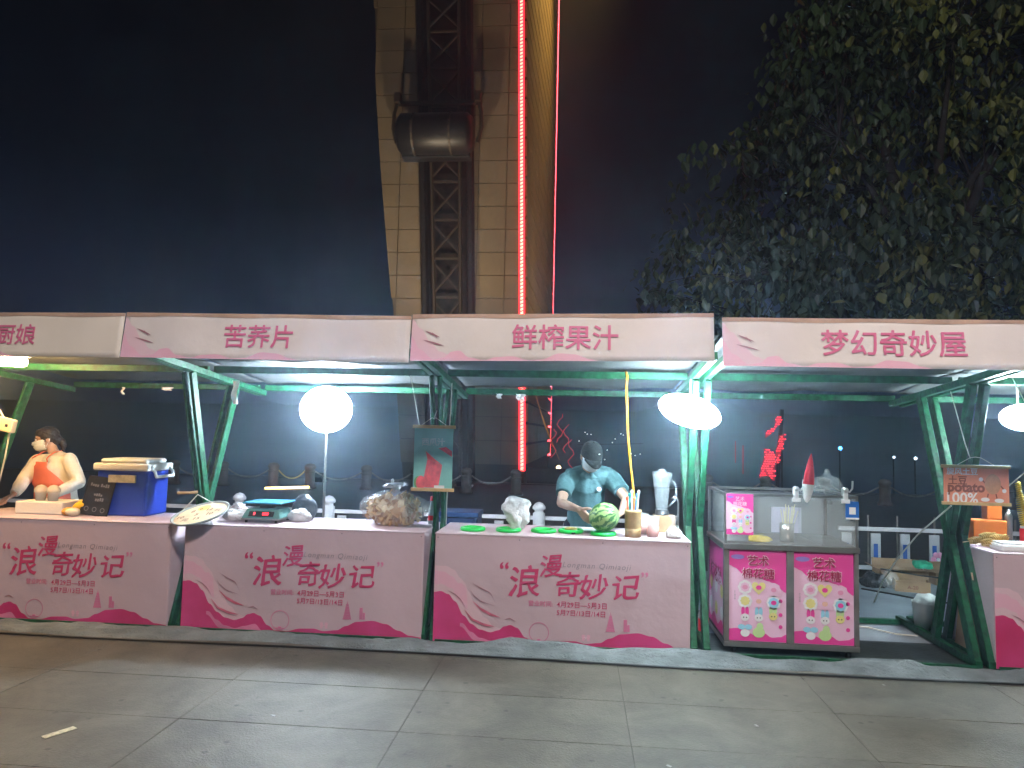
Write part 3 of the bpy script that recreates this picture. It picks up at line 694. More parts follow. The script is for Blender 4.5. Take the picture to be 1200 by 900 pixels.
while z < 22:
    z1 = z + .905
    for a, c in zip(cols, cols[1:]):
        q = []
        for zz in (z, z1):
            l, r_ = lin(LX, zz), RX(zz) - .17
            q.append((max(a, l), min(c, r_), zz))
        if min(q[0][1] - q[0][0], q[1][1] - q[1][0]) < .12: continue
        o = random.uniform(0, .012)
        slab('tile', [Vector((q[0][0], YF, q[0][2])), Vector((q[0][1], YF, q[0][2])), Vector((q[1][1], YF, q[1][2])), Vector((q[1][0], YF, q[1][2]))], Vector((0, -1, 0)), .014, .045 + o, TILE, tower)
    z = z1
z = .30
sideP = lambda t, z: Vector((RX(z) + .02 + (BX(z) - RX(z)) * t, YF + .06 + (YR - YF) * t, z))
while z < 29:
    z1 = z + .8
    for a, c in ((0.01, .32), (.32, .99)):
        q = [sideP(a, z), sideP(c, z), sideP(c, z1), sideP(a, z1)]
        slab('side_tile', q, (q[1] - q[0]).cross(q[3] - q[0]), .055, .10, SIDETILE, tower)
    z = z1
# light strips: ribbed wide one on the near corner, thin one on the far corner
led = MB().bar((RX(.1) - .06, YF - .12, .1), (RX(23) - .06, YF - .12, 23), .10, .06).build('light_strip', REDHOT, tower)
b = MB(); z = .1
while z < 23: b.bar((RX(z) - .12, YF - .16, z), (RX(z) + .0, YF - .16, z + .05), .035, .03, (0, 0, 1)); z += .14
tag(b.build('strip_ribs', REDLED, tower), kind='stuff')
for dx in (-.145, .025): MB().bar((RX(.1) + dx, YF - .10, .1), (RX(23) + dx, YF - .10, 23), .06, .05).build('strip_halo', REDLED, tower)  # edge bars imitate the red halo around the wide strip
MB().bar((-1.70, YR - .1, .2), (-1.66, YR - .1, 31), .2, .08).build('light_strip', REDTHIN, tower)
# lattice mast in front of the leg
mast = thing('lattice_mast', 'dark steel lattice mast with cross bracing running up the front of the tower', 'mast')
ML = lambda z: lin([(-1, -5.55), (6, -6.0), (18.7, -6.64), (24, -6.9)], z); MR = lambda z: lin([(-1, -3.8), (6, -4.0), (18.7, -4.40), (24, -4.55)], z)
b = MB()
for f in (lambda z: ML(z) + .12, lambda z: MR(z) - .12):
    MB().tube([(f(z), YF - .35, z) for z in (-.5, 6, 12, 18.7, 23)], .15, 6).build('chord', DARKST, mast)
for f in (lambda z: ML(z) + .5, lambda z: MR(z) - .5):
    MB().tube([(f(z), YF - .5, z) for z in (-.5, 6, 12, 18.7, 23)], .07, 6).build('rail', STEELD2, mast)
MB().strip([(ML(z), YF - .12, z) for z in (-.5, 6, 12, 18.7, 23)], [(MR(z), YF - .12, z) for z in (-.5, 6, 12, 18.7, 23)]).build('backing_plate', DARKST, mast)
z = .6
while z < 22.5:
    l, r_, l1, r1 = ML(z) + .45, MR(z) - .45, ML(z + 1.5) + .45, MR(z + 1.5) - .45
    MB().bar((l, YF - .45, z), (r_, YF - .45, z), .08, .08, (0, 0, 1)).build('strut', STEELD2, mast)
    MB().bar((l, YF - .5, z + .1), (r1, YF - .5, z + 1.4), .09, .06, (0, 1, 0)).build('brace', STEELD2, mast)
    MB().bar((r_, YF - .42, z + .1), (l1, YF - .42, z + 1.4), .09, .06, (0, 1, 0)).build('brace', STEELD2, mast)
    z += 1.5
cr_ = thing('service_cradle', 'dark barrel shaped maintenance cradle clamped across the lattice mast', 'cradle')
cm = mat('cradle_paint', (.008, .009, .011), .45, .2)
MB().tube([(-6.95, 20.9, 12.7), (-6.8, 20.9, 12.7), (-4.3, 20.9, 12.7), (-4.1, 20.9, 12.7)], [.6, .78, .78, .6], 20).build('drum', cm, cr_, True)
MB().box(-6.85, -4.2, 21.0, 21.5, 11.85, 13.45).build('housing', cm, cr_, bev=.05)
for x in (-6.3, -4.9): MB().tube([(x - .04, 20.9, 12.7), (x + .04, 20.9, 12.7)], [.81, .81], 20).build('band', STEELD2, cr_)
MB().box(-7.0, -4.0, 21.0, 21.2, 13.95, 14.06).build('top_frame', STEELD2, cr_)
for sx_, x in ((-1, -7.05), (1, -3.95)):
    MB().tube([(x, 21, 14.1), (x + sx_ * .12, 21, 13.6), (x + sx_ * .15, 21, 13.0), (x, 21, 12.4)], .07, 6).build('side_arm', STEELD2, cr_)
    MB().box(x - .12, x + .12, 20.8, 21.2, 13.95, 14.35).build('clamp', STEELD2, cr_, bev=.03)
# the lit floodlight that washes the tower side gold, and a weaker one below
def spot(name, loc, to, en, col, ang, blend=.8, size=.3):
    l = bpy.data.lights.new(name, 'SPOT'); l.energy = en; l.color = col; l.spot_size = R(ang); l.spot_blend = blend; l.shadow_soft_size = size
    o = bpy.data.objects.new(name, l); COL.objects.link(o); o.location = loc
    o.rotation_euler = (Vector(to) - Vector(loc)).to_track_quat('-Z', 'Y').to_euler(); return o
spot('tower_floodlight', (4.0, 31, 33), (-2, 30, 25), 38000, (1.0, .62, .18), 62, 1.0)

# floodlights on the promenade that wash the tower front
for x, lb in ((-7.5, 'left one of two low floodlights at the foot of the tower'), (-3.2, 'right one of two low floodlights at the foot of the tower')):
    t = thing('tower_light', lb, 'floodlight', 'floodlights at the tower foot'); t.location = (x, 15.2, -.02)
    MB().box(-.2, .2, -.12, .12, .06, .26, Matrix.Rotation(R(35), 4, 'X')).build('housing', BLACK, t, bev=.02); MB().box(-.25, .25, -.15, .15, 0, .04).build('base', STEELD, t)
spot('tower_wash', (-7.5, 15.0, .35), (-7.0, 22, 13), 7500, (1.0, .78, .52), 75, 1.0); spot('tower_wash', (-3.2, 15.0, .35), (-4.0, 22, 13), 6500, (1.0, .78, .52), 75, 1.0); spot('tower_side_wash', (5.0, 18.5, .4), (-2, 29, 12), 9000, (1.0, .78, .62), 60, 1.0)
# street lamp behind the viewer
t = thing('street_lamp', 'tall street lamp on the paving across from the stalls', 'street lamp'); t.location = (STREET[0], STREET[1] - .5, 0)
MB().tube([(0, -1.2, 0), (0, -1.2, 7.3), (0, -.9, 7.75), (0, .3, 7.8)], [.09, .06, .05, .045], 12).build('pole', STEELD, t, True)
MB().box(-.18, .18, .2, .95, 7.74, 7.86).build('lamp_head', STEELD, t, bev=.03); MB().lathe([(0, 0), (.2, 0), (.2, .25), (.1, .35)], (0, -1.2, 0), 16).build('base', STEELD, t)

# ---------------------------------------------------------------- promenade: bollards with chains, white barrier, far lights
BOL = mat('bollard_stone', (.10, .09, .08), .8, bump=.3, var=.2)
bx0 = [-10.6, -9.25, -7.88, -6.9, -5.4, -4.1, -2.8, -1.53, 3.2, 4.6, 6.0, 7.4, 8.8, 10.2]
bl = ['short stone bollard lit gold, left end of the gold toned chain', 'short stone bollard, right end of the gold toned chain']
proto = None
for i, x in enumerate(bx0):
    if not proto:
        t = thing('bollard', 'short stone bollard in the dark beyond the barrier', 'bollard', 'stone bollards along the river')
        MB().lathe([(.0, 0), (.17, 0), (.17, .06), (.13, .09), (.125, .5), (.145, .52), (.145, .56), (.10, .62), (0, .64)], n=14).build('post', BOL, t, True)
        MB().lathe([(.135, .40), (.15, .415), (.15, .43), (.135, .445)], n=14).build('collar', BOL, t, True); proto = t
    else:
        t = proto.copy(); COL.objects.link(t)
        for ch in proto.children:
            c = ch.copy(); COL.objects.link(c); c.parent = t
    t.location = (x, 13.0, -.02)
    t['label'] = bl[0] if i == 2 else bl[1] if i == 3 else 'short grey stone bollard in the dark beyond the barrier'
    if i in (2, 3): t['group'] = 'stone bollards along the river'
for i in range(len(bx0) - 1):
    if bx0[i + 1] - bx0[i] > 2: continue
    o = MB().tube(arc((bx0[i] + .14, 13, .42), (bx0[i + 1] - .14, 13, .42), .2, 14), .018, 6).build('chain', mat('gold_lit_chain', (.6, .45, .2), .4, .8) if i == 2 else STEELD)  # one chain gets a gold colour that imitates the light on it
    tag(o, 'chain with gold lamplight in its colour, sagging between the two gold lit bollards' if i == 2 else 'dull chain sagging between dark stone bollards', 'chain', 'chains between the bollards')
gl = thing('ground_light', 'yellow glowing light bar on the ground in front of the lit bollard', 'lamp')
MB().bar((-7.7, 12.1, .02), (-6.72, 12.5, .05), .12, .05, (0, 1, 0)).build('tube', mat('yellow_tube', (1, .8, .4), .4, emit=(1, .68, .22), es=4), gl)
MB().bar((-7.75, 12.12, -.02), (-6.67, 12.52, .0), .2, .04, (0, 1, 0)).build('base', STEELD, gl)
spot('bollard_uplight', (-7.3, 12.0, .12), (-7.6, 13.2, .6), 14, (1, .6, .2), 110, size=.1)

BW = mat('barrier_white', (.5, .51, .54), .5); BB = mat('barrier_blue', (.02, .10, .42), .5)
def barrier(x0, x1, label, posts=(), blue=True):
    t = thing('barrier', label, 'barrier', 'white barriers behind the stalls')
    z0, z1 = .02, .50
    MB().bar((x0, 3.7, z1), (x1, 3.7, z1), .035, .045, (0, 1, 0)).build('top_rail', BW, t)
    MB().bar((x0, 3.7, z0 + .03), (x1, 3.7, z0 + .03), .035, .045, (0, 1, 0)).build('bottom_rail', BW, t)
    x = x0 + .04
    while x < x1:
        p = MB().box(x, x + .11, 3.69, 3.71, z0 + .06, z1 - .05).build('picket', BW, t)
        if blue: MB().box(x + .03, x + .075, 3.682, 3.689, z0 + .09, z1 - .17).build('picket_stripe', BB, p)
        x += .33 if blue else .85
    for px in posts:
        if blue: MB().tube([(px, 3.72, 0), (px, 3.72, .66)], .012, 6).build('pole', STEELD, t)
        else: MB().lathe([(0, 0), (.075, 0), (.075, .56), (.055, .57), (.055, .60), (.08, .61), (.08, .64), (.05, .68), (0, .70)], (px, 3.68, 0), 14).build('post', BW, t, True)
    return t
barrier(3.1, 4.75, 'white and blue picket barrier seen between the pink cart and the green frame', (3.45, 3.78, 4.2))
barrier(4.8, 6.8, 'white and blue picket barrier behind the potato stall', (5.1, 5.6))
barrier(-8.2, -4.0, 'white low barrier behind the left stall and the blue cool box', (-4.3,), False)
barrier(-3.9, -1.95, 'white low barrier with a stout post behind the scale', (-3.12,), False)
barrier(-1.9, 1.1, 'white low barrier with a stout post behind the melon stall', (-.46,), False)

# red shape that glows in place of a water reflection, and small far lights
lt = thing('red_reflection', 'leaning red dotted glow built to imitate a water reflection far behind the pink cart', 'reflection')
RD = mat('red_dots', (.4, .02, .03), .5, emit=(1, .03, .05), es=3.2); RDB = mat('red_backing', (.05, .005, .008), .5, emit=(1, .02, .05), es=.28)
def reflection_shape(poly, y, n=4000, st=.085):
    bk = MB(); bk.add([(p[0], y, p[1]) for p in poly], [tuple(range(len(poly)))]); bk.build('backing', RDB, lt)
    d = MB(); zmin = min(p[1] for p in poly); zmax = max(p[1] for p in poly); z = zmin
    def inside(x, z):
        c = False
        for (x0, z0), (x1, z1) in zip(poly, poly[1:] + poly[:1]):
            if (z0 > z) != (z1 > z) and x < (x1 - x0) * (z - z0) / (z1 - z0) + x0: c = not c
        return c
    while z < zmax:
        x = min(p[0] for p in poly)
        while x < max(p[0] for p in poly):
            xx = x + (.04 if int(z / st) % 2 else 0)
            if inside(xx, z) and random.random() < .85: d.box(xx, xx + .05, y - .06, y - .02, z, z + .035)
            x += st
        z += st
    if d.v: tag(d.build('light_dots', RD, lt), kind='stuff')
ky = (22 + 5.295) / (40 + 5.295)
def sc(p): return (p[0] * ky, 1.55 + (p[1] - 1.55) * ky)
reflection_shape([sc(p) for p in ((10.97, -.9), (11.93, -1.05), (11.95, .55), (11.5, .85), (11.28, .9), (11.3, .4))], 22)
reflection_shape([sc(p) for p in ((12.0, -.1), (12.12, .1), (12.55, 1.5), (12.5, 1.8), (12.2, 1.7), (12.0, .8))], 22)
reflection_shape([sc(p) for p in ((11.35, 1.5), (11.7, 1.75), (12.2, 2.4), (12.35, 2.9), (12.0, 2.8), (11.9, 2.2), (11.4, 1.9))], 22)
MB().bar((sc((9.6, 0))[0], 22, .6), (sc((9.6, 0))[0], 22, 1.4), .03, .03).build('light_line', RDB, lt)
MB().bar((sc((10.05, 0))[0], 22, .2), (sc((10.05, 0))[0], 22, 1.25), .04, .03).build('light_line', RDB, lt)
MB().bar((7.3, 22.2, -.6), (7.5, 22.2, 2.6), .12, .12).build('mast', DARKST, lt)
def farlight(x, y, z, r, col, s, label):
    t = thing('far_light', label, 'lamp'); m = mat('far_glow', col, .5, emit=col, es=s)
    MB().ell((x, y, z), (r, r, r), nu=10, nv=6).build('bulb', m, t, True); MB().tube([(x, y + r, z - .05), (x, y + r, -.8)], .03, 5).build('post', DARKST, t)
farlight(10.2, 24, 1.2, .07, (.1, .45, 1), 9, 'small blue light far behind the pink cart')
farlight(12.2, 24, .9, .05, (.7, .85, 1), 4, 'small white light left of a pair, far behind the cart')
farlight(13.0, 24, .88, .06, (.8, .9, 1), 4, 'small white light nearest the green frame, far behind the cart')
farlight(8.0, 24, 2.1, .03, (.9, .9, 1), 4, 'tiny white light right of the red reflection shape')
farlight(-.75, 24, .15, .09, (1, .55, .2), 14, 'orange light low beside the foot of the tower')
farlight(-.55, 24, -.7, .08, (1, .3, .12), 10, 'second orange light, just below the other at the tower foot')
t = thing('far_light', 'string of tiny white lights far behind the man in the cap', 'light string'); m = mat('string_glow', (.9, .95, 1), .5, emit=(.9, .95, 1), es=3)
for k_ in range(16):
    MB().ell((.1 + k_ * .16 + random.uniform(-.05, .05), 24, 1.1 + .5 * math.sin(k_ * .8) + random.uniform(-.15, .15)), (.022, .022, .022), nu=6, nv=4).build('bulb', m, t)
MB().tube([(0, 24.04, 1.1), (2.6, 24.04, 1.2)], .01, 4).build('wire', DARKST, t)
t = thing('neon_figure', 'faint red neon scrolls and gold lattice beside the tower foot', 'neon sign')
rn = mat('red_neon', (.4, .02, .04), .5, emit=(1, .03, .06), es=.45); gn = mat('gold_glow', (.5, .3, .08), .5, emit=(1, .5, .1), es=.12)
for k_, (x, z0) in enumerate(((-.95, 1.7), (-.7, 2.3), (-.45, 1.9), (-.25, 1.3))):
    MB().tube([(x + .12 * math.sin(a * 1.3 + k_), 23, z0 - .14 * a) for a in range(9)], .014, 6).build('neon_tube', rn, t)
for k_ in range(7):
    MB().bar((-1.75 + .06 * k_, 23.4, 3.2 - .2 * k_), (-1.25 + .09 * k_, 23.4, 1.7 - .2 * k_), .012, .012).build('gold_slat', gn, t)
MB().box(-2.0, -.1, 23.5, 23.55, -.8, .15).build('plinth', DARKST, t)
# low dark bank across the river
b = MB(); vs = []
for i in range(201):
    x = -500 + i * 5; vs += [(x, 140, -2), (x, 140, 5 + 5 * noise.noise(Vector((x * .02, 0, 0))) + 2 * noise.noise(Vector((x * .15, 3, 0))))]
b.add(vs, [(2 * i, 2 * i + 2, 2 * i + 3, 2 * i + 1) for i in range(200)]); b.add([(-500, 200, -2), (500, 200, -2), (500, 200, 8), (-500, 200, 8)], [(0, 1, 2, 3)])
tag(b.build('hills', mat('far_bank', (.006, .008, .01), .95)), kind='structure')

# ---------------------------------------------------------------- tree
LEAF = mat('leaf_green', (.026, .046, .018), .5, var=.4, vscale=1.2, spec=.4)
LEAF_LIT = mat('leaf_lit', (.105, .12, .028), .5, var=.35, vscale=1.2)  # paler leaf copy with a lit tone put into its colour
BARK = mat('bark', (.022, .017, .013), .9, bump=.5)
tree = thing('broadleaf_tree', 'large broad leaved tree filling the dark sky above the right hand stalls', 'tree')
MB().tube([(7.15, 9.0, -.02), (7.1, 9.1, 1.6), (6.9, 9.0, 3.2), (6.4, 9.1, 5.0), (5.9, 9.2, 7.5)], [.3, .26, .23, .17, .08], 12).build('trunk', BARK, tree, True)
br = []
for a, (dx, dz) in enumerate(((-3.2, 1.6), (-2.2, 3.6), (-.2, 5.0), (1.6, 4.4), (2.8, 2.4), (-3.4, .4), (2.2, 5.6), (-1.4, 4.8), (3.4, 1.0))):
    s0 = Vector((6.8 - .06 * a, 9.0, 3.0 + .3 * (a % 5))); e0 = s0 + Vector((dx, random.uniform(-1.6, .6), dz)); mid_ = s0.lerp(e0, .5) + Vector((random.uniform(-.3, .3), random.uniform(-.3, .3), .35))
    MB().tube([s0, mid_, e0], [.12, .075, .02], 8).build('limb', BARK, tree, True); br.append((s0, mid_, e0))
random.seed(11)
def leafmesh():
    L, w = 1.0, .33
    v = [(0, 0, 0), (-w * .7, L * .25, .05), (-w, L * .5, .07), (-w * .55, L * .8, .03), (0, L * 1.05, -.06), (w * .55, L * .8, .03), (w, L * .5, .07), (w * .7, L * .25, .05), (0, L * .5, -.02)]
    f = [(0, 8, 1), (1, 8, 2), (2, 8, 3), (3, 8, 4), (4, 8, 5), (5, 8, 6), (6, 8, 7), (7, 8, 0)]
    return v, f
LV, LF = leafmesh()
clumps = []
def crown_ok(x, z):
    # uneven outline: left edge slopes from (1.2, 3.6) up to (4.4, 9.5)
    edge = .7 + (z - 3.4) * .58 + 1.0 * noise.noise(Vector((z * .9, 4.2, 1)))
    return x > edge
for _ in range(780):
    for tr in range(50):
        x, y, z = random.uniform(.8, 10.5), random.uniform(6.4, 10.8), random.uniform(3.2, 11.5)
        if crown_ok(x * 1.0, z) and noise.noise(Vector((x * .55, y * .5, z * .6))) > -.16: break
    clumps.append((Vector((x, y, z)), random.uniform(.3, .62)))
near = []; stuff = [MB(), MB()]
for c, r_ in clumps:
    light = noise.noise(Vector((c.x * .6, c.y, c.z * .7)) + Vector((3, 1, 8))) + .12 * (c.x - 5) > .12  # picks clumps for the lit leaf colour, more of them towards the right
    n = random.randint(20, 36)
    for _ in range(n):
        d = Vector((random.gauss(0, 1), random.gauss(0, 1), random.gauss(0, 1))).normalized() * r_ * random.random() ** .4
        p = c + d; s_ = random.uniform(.12, .26)
        rot = Matrix.Rotation(random.uniform(0, 6.28), 3, 'Z') @ Matrix.Rotation(R(random.gauss(-58, 24)), 3, 'X') @ Matrix.Rotation(R(random.uniform(-35, 35)), 3, 'Y')
        near.append((p, s_, rot, light))
vis = [q for q in near if 1.5 < q[0].x < 7.2 and q[0].z < 9 and q[0].y < 7.2]; random.shuffle(vis); pick = set(id(q) for q in vis[:290])
lm = [MB().add(LV, LF).mesh('leaf'), MB().add(LV, LF).mesh('leaf')]; lm[0].materials.append(LEAF); lm[1].materials.append(LEAF_LIT)
for q in near:
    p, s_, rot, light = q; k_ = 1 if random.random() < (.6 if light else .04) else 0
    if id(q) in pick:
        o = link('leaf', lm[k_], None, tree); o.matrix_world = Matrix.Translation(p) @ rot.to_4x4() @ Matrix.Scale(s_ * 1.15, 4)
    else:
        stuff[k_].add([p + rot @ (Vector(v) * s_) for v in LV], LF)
tag(stuff[0].build('foliage', LEAF, tree), kind='stuff'); tag(stuff[1].build('lit_foliage', LEAF_LIT, tree), kind='stuff')
tw = MB()
for c, r_ in clumps[::2]:
    s0 = min((q for b_ in br for q in b_), key=lambda q: (q - c).length); tw.tube([s0, s0.lerp(c, .5) + Vector((0, 0, .15)), c], [.02, .014, .006], 4, False)
tag(tw.build('twigs', BARK, tree), kind='stuff')

# ---------------------------------------------------------------- pink cotton candy cart
ct = thing('candy_cart', 'pink cotton candy cart with glass top under the 梦幻奇妙屋 banner', 'cart')
CX0, CX1, CY0, CY1 = 1.065, 1.995, .09, .76
CPINK = mat('poster_pink', (.76, .30, .48), .45); CPINKD = mat('poster_magenta', (.78, .06, .33), .4); CLIL = mat('poster_lilac', (.80, .50, .66), .4)
TITLEC = mat('poster_title', (.36, .005, .07), .45); TITLEW = mat('poster_outline', (.88, .74, .8), .45)
CYEL = mat('poster_yellow', (.75, .66, .25), .45); CGRN = mat('poster_green', (.5, .68, .3), .45); CBLU = mat('poster_blue', (.3, .6, .75), .45); CWHT = mat('poster_white', (.8, .76, .78), .45); COR = mat('poster_peach', (.78, .45, .35), .45); CVIO = mat('poster_violet', (.3, .2, .6), .45)
# frame
for x, w_ in ((CX0, .034), (1.50, .05), (CX1 - .03, .03)):
    MB().box(x, x + w_, CY0 + .0, CY0 + .05, .07, .76).build('upright', STEELD, ct)
for x in (CX0, CX1 - .05): MB().box(x, x + .05, CY1 - .05, CY1, .07, .76).build('upright', STEELD, ct)
MB().box(CX0 + .052, CX1 - .052, CY0 + .03, CY0 + .045, .10, .74).build('cabinet_wall', STEELD, ct)
for nm, x in (('cabinet_wall', CX0 + .012), ('cabinet_wall', CX1 - .03)): MB().box(x, x + .015, CY0 + .055, CY1 - .055, .1, .74).build(nm, STEELD, ct)
MB().box(CX0 + .03, CX1 - .03, CY1 - .03, CY1 - .015, .1, .74).build('cabinet_wall', STEELD, ct)
MB().box(CX0 - .008, CX1 + .008, CY0 - .008, CY1 + .008, .745, .785).build('worktop', STEEL, ct, bev=.004, seg=1)
MB().box(CX0 - .002, CX1 + .002, CY0 - .002, CY1, .06, .095).build('bottom_frame', STEEL, ct)
MB().box(CX0 + .03, CX1 - .03, CY1 - .06, CY1 - .05, .79, 1.12).build('back_plate', mat('stainless_back', (.2, .19, .2), .45, .5, bump=.1, bscale=6), ct)
MB().box(1.55, 1.78, CY1 - .075, CY1 - .062, .80, 1.0).build('inner_panel', mat('lilac_panel', (.5, .44, .54), .5), ct)
for x in (CX0, CX1 - .018):
    for y in (CY0, CY1 - .018): MB().box(x, x + .018, y, y + .018, .785, 1.13).build('glass_post', STEEL, ct)
for y in (CY0, CY1 - .02): MB().box(CX0, CX1, y, y + .018, 1.13, 1.148).build('top_rail', STEEL, ct)
for x in (CX0, CX1 - .018): MB().box(x, x + .018, CY0 + .02, CY1 - .022, 1.13, 1.148).build('top_rail', STEEL, ct)
MB().box(CX0 + .02, CX1 - .02, CY0 + .004, CY0 + .008, .787, 1.128).build('glass', GLASS, ct)
for x in (CX0 + .006, CX1 - .01): MB().box(x, x + .004, CY0 + .02, CY1 - .02, .787, 1.128).build('glass', GLASS, ct)
MB().box(CX1 - .24, CX1 - .236, CY0 + .02, CY1 - .08, .787, 1.12).build('glass', GLASS, ct)
for x, y in ((CX0 + .08, CY0 + .08), (CX1 - .06, CY0 + .06), (CX0 + .08, CY1 - .08), (CX1 - .06, CY1 - .08)):
    w = MB().tube([(x - .014, y, .036), (x + .014, y, .036)], .034, 14).build('castor', BLACK, ct); MB().box(x - .02, x + .02, y - .015, y + .015, .04, .066).build('fork', STEELD, w)
def blob(b, cx, cz, rx, rz, y, n=18, heart=False, wob=0):
    vs = []
    for k_ in range(n):
        a = -2 * math.pi * k_ / n; r = 1 + wob * math.cos(a * 8)
        if heart: x = 16 * math.sin(a) ** 3 / 16; z = (13 * math.cos(a) - 5 * math.cos(2 * a) - 2 * math.cos(3 * a) - math.cos(4 * a)) / 15
        else: x, z = r * math.cos(a), r * math.sin(a)
        vs.append((cx + rx * x, y, cz + rz * z))
    c0 = len(vs); vs.append((cx, y, cz)); b.add(vs, [(c0, (k_ + 1) % n, k_) for k_ in range(n)])
def poster(x0, x1, z0, z1, y, small=False):
    W_, H_ = x1 - x0, z1 - z0; k_ = W_ / .42
    p = MB().box(x0, x1, y, y + .004, z0, z1).build('poster', CLIL, ct)
    X = lambda u: x0 + W_ * u; Z = lambda v: z1 - H_ * v
    def P(name, m, fnc, o):
        b = MB(); fnc(b, y - .0012 * o); return b.build(name, m, p)
    n = 24
    P('top_print', CPINKD, lambda b, yy: b.strip([(X(i / n), yy, Z(0.004)) for i in range(n + 1)], [(X(i / n), yy, Z(interp([(0, .17), (.1, .2), (.25, .27), (.5, .30), (.7, .34), (.85, .40), (1.0, .46)], i / n))) for i in range(n + 1)]), 1)
    P('bottom_print', CPINKD, lambda b, yy: b.strip([(X(i / n), yy, Z(interp([(0, .87), (.15, .86), (.3, .9), (.45, .93), (.6, .9), (.75, .95), (.9, .94), (1, .91)], i / n))) for i in range(n + 1)], [(X(i / n), yy, Z(.996)) for i in range(n + 1)]), 1)
    P('badge_print', CVIO, lambda b, yy: blob(b, X(.15), Z(.08), .05 * k_, .018 * k_, yy), 2)
    if not small:
        for body, u, v, w in (('艺术', .51, .115, .36), ('棉花糖', .51, .255, .56)):
            text('title_outline', body, .1, (X(u), y - .0036, Z(v)), TITLEW, p, strike=.035, fit_w=W_ * w + .006)
            text('title_lettering', body, .1, (X(u), y - .0075, Z(v)), TITLEC, p, strike=.015, fit_w=W_ * w)
        text('side_lettering', '手\n工\n棉\n花\n糖', .018, (X(.1), y - .003, Z(.5)), GREYPRINT, p, fit_w=.012)
    else:
        text('title_lettering', '艺术', .04, (X(.5), y - .004, Z(.12)), TITLEW, p, fit_w=W_ * .34); text('title_lettering', '棉花糖', .04, (X(.5), y - .004, Z(.24)), TITLEW, p, fit_w=W_ * .5)
    rw = .108 * W_
    for (u, v, mo, mi, heart) in ((.28, .41, CWHT, CPINK, 0), (.52, .41, CYEL, CPINKD, 1), (.78, .43, CLIL, CPINK, 2), (.28, .56, CWHT, CYEL, 0), (.52, .56, CLIL, COR, 0), (.78, .57, CBLU if 0 else CWHT, CPINKD, 3)):
        P('candy_picture', mo, lambda b, yy: blob(b, X(u), Z(v), rw * 1.15, rw * 1.15, yy, heart=(heart == 1), wob=.06), 3)
        if heart == 3: P('candy_ring', CBLU, lambda b, yy: blob(b, X(u), Z(v), rw * .85, rw * .85, yy, wob=.08), 3.5)
        if heart == 0: P('candy_petal', mi if mi is CYEL else CLIL, lambda b, yy: blob(b, X(u), Z(v), rw * .75, rw * .75, yy, wob=.12), 3.5)
        P('candy_centre', mi, lambda b, yy: blob(b, X(u), Z(v), rw * .42, rw * .42, yy, n=10, wob=.1), 4)
    for (u, v, c1, c2) in ((.28, .74, CPINKD, CWHT), (.52, .74, CBLU, CWHT), (.77, .72, CGRN, CYEL)):
        P('candy_ears', c1, lambda b, yy: (blob(b, X(u - .035), Z(v - .065), rw * .3, rw * .8, yy), blob(b, X(u + .035), Z(v - .065), rw * .3, rw * .8, yy)), 3)
        P('candy_face', c2, lambda b, yy: blob(b, X(u), Z(v), rw * .7, rw * .62, yy), 3.6)
        P('candy_dots', BLACK, lambda b, yy: (blob(b, X(u - .025), Z(v), rw * .11, rw * .11, yy, 6), blob(b, X(u + .025), Z(v), rw * .11, rw * .11, yy, 6)), 4.4)
    P('candy_bow', CBLU, lambda b, yy: (blob(b, X(.22), Z(.845), rw * .6, rw * .45, yy), blob(b, X(.34), Z(.845), rw * .6, rw * .45, yy)), 3)
    P('candy_face', CWHT, lambda b, yy: blob(b, X(.28), Z(.91), rw * .75, rw * .62, yy), 3.6)
    P('candy_pear', CGRN, lambda b, yy: (blob(b, X(.52), Z(.90), rw * 1.0, rw * .85, yy), blob(b, X(.54), Z(.84), rw * .55, rw * .7, yy + .0004)), 3)
    for v in (.55, .70, .83): P('candy_sprinkle', CPINKD, lambda b, yy: blob(b, X(.9), Z(v), rw * .33, rw * .33, yy, 8), 3)
poster(CX0 + .036, 1.499, .098, .742, CY0 + .014); poster(1.551, CX1 - .032, .098, .742, CY0 + .014)
poster(1.075, 1.265, .85, 1.142, CY0 - .012, True)
# side poster on the left wall of the cart
sp = MB().box(CX0 + .004, CX0 + .010, CY0 + .055, CY1 - .055, .11, .735).build('side_poster', CLIL, ct)
n = 16; b = MB(); b.strip([(CX0 + .003, CY0 + .06 + (CY1 - CY0 - .12) * i / n, .73) for i in range(n + 1)], [(CX0 + .003, CY0 + .06 + (CY1 - CY0 - .12) * i / n, .45 + .12 * math.sin(i * .3)) for i in range(n + 1)]); b.build('top_print', CPINKD, sp)
b = MB(); b.strip([(CX0 + .003, CY0 + .06 + (CY1 - CY0 - .12) * i / n, .18 + .03 * math.sin(i * .8)) for i in range(n + 1)], [(CX0 + .003, CY0 + .06 + (CY1 - CY0 - .12) * i / n, .112) for i in range(n + 1)]); b.build('bottom_print', CPINKD, sp)
text('side_title', '棉花糖', .14, (CX0 + .001, .42, .52), TITLEC, sp, bold=.02, plane='left')
for k_ in range(6): 
    o = MB().ell((CX0 + .002, .2 + .2 * (k_ % 3), .42 - .16 * (k_ // 3)), (.001, .05, .05), nu=12, nv=8).build('candy_picture', CWHT if k_ % 2 else CYEL, sp)
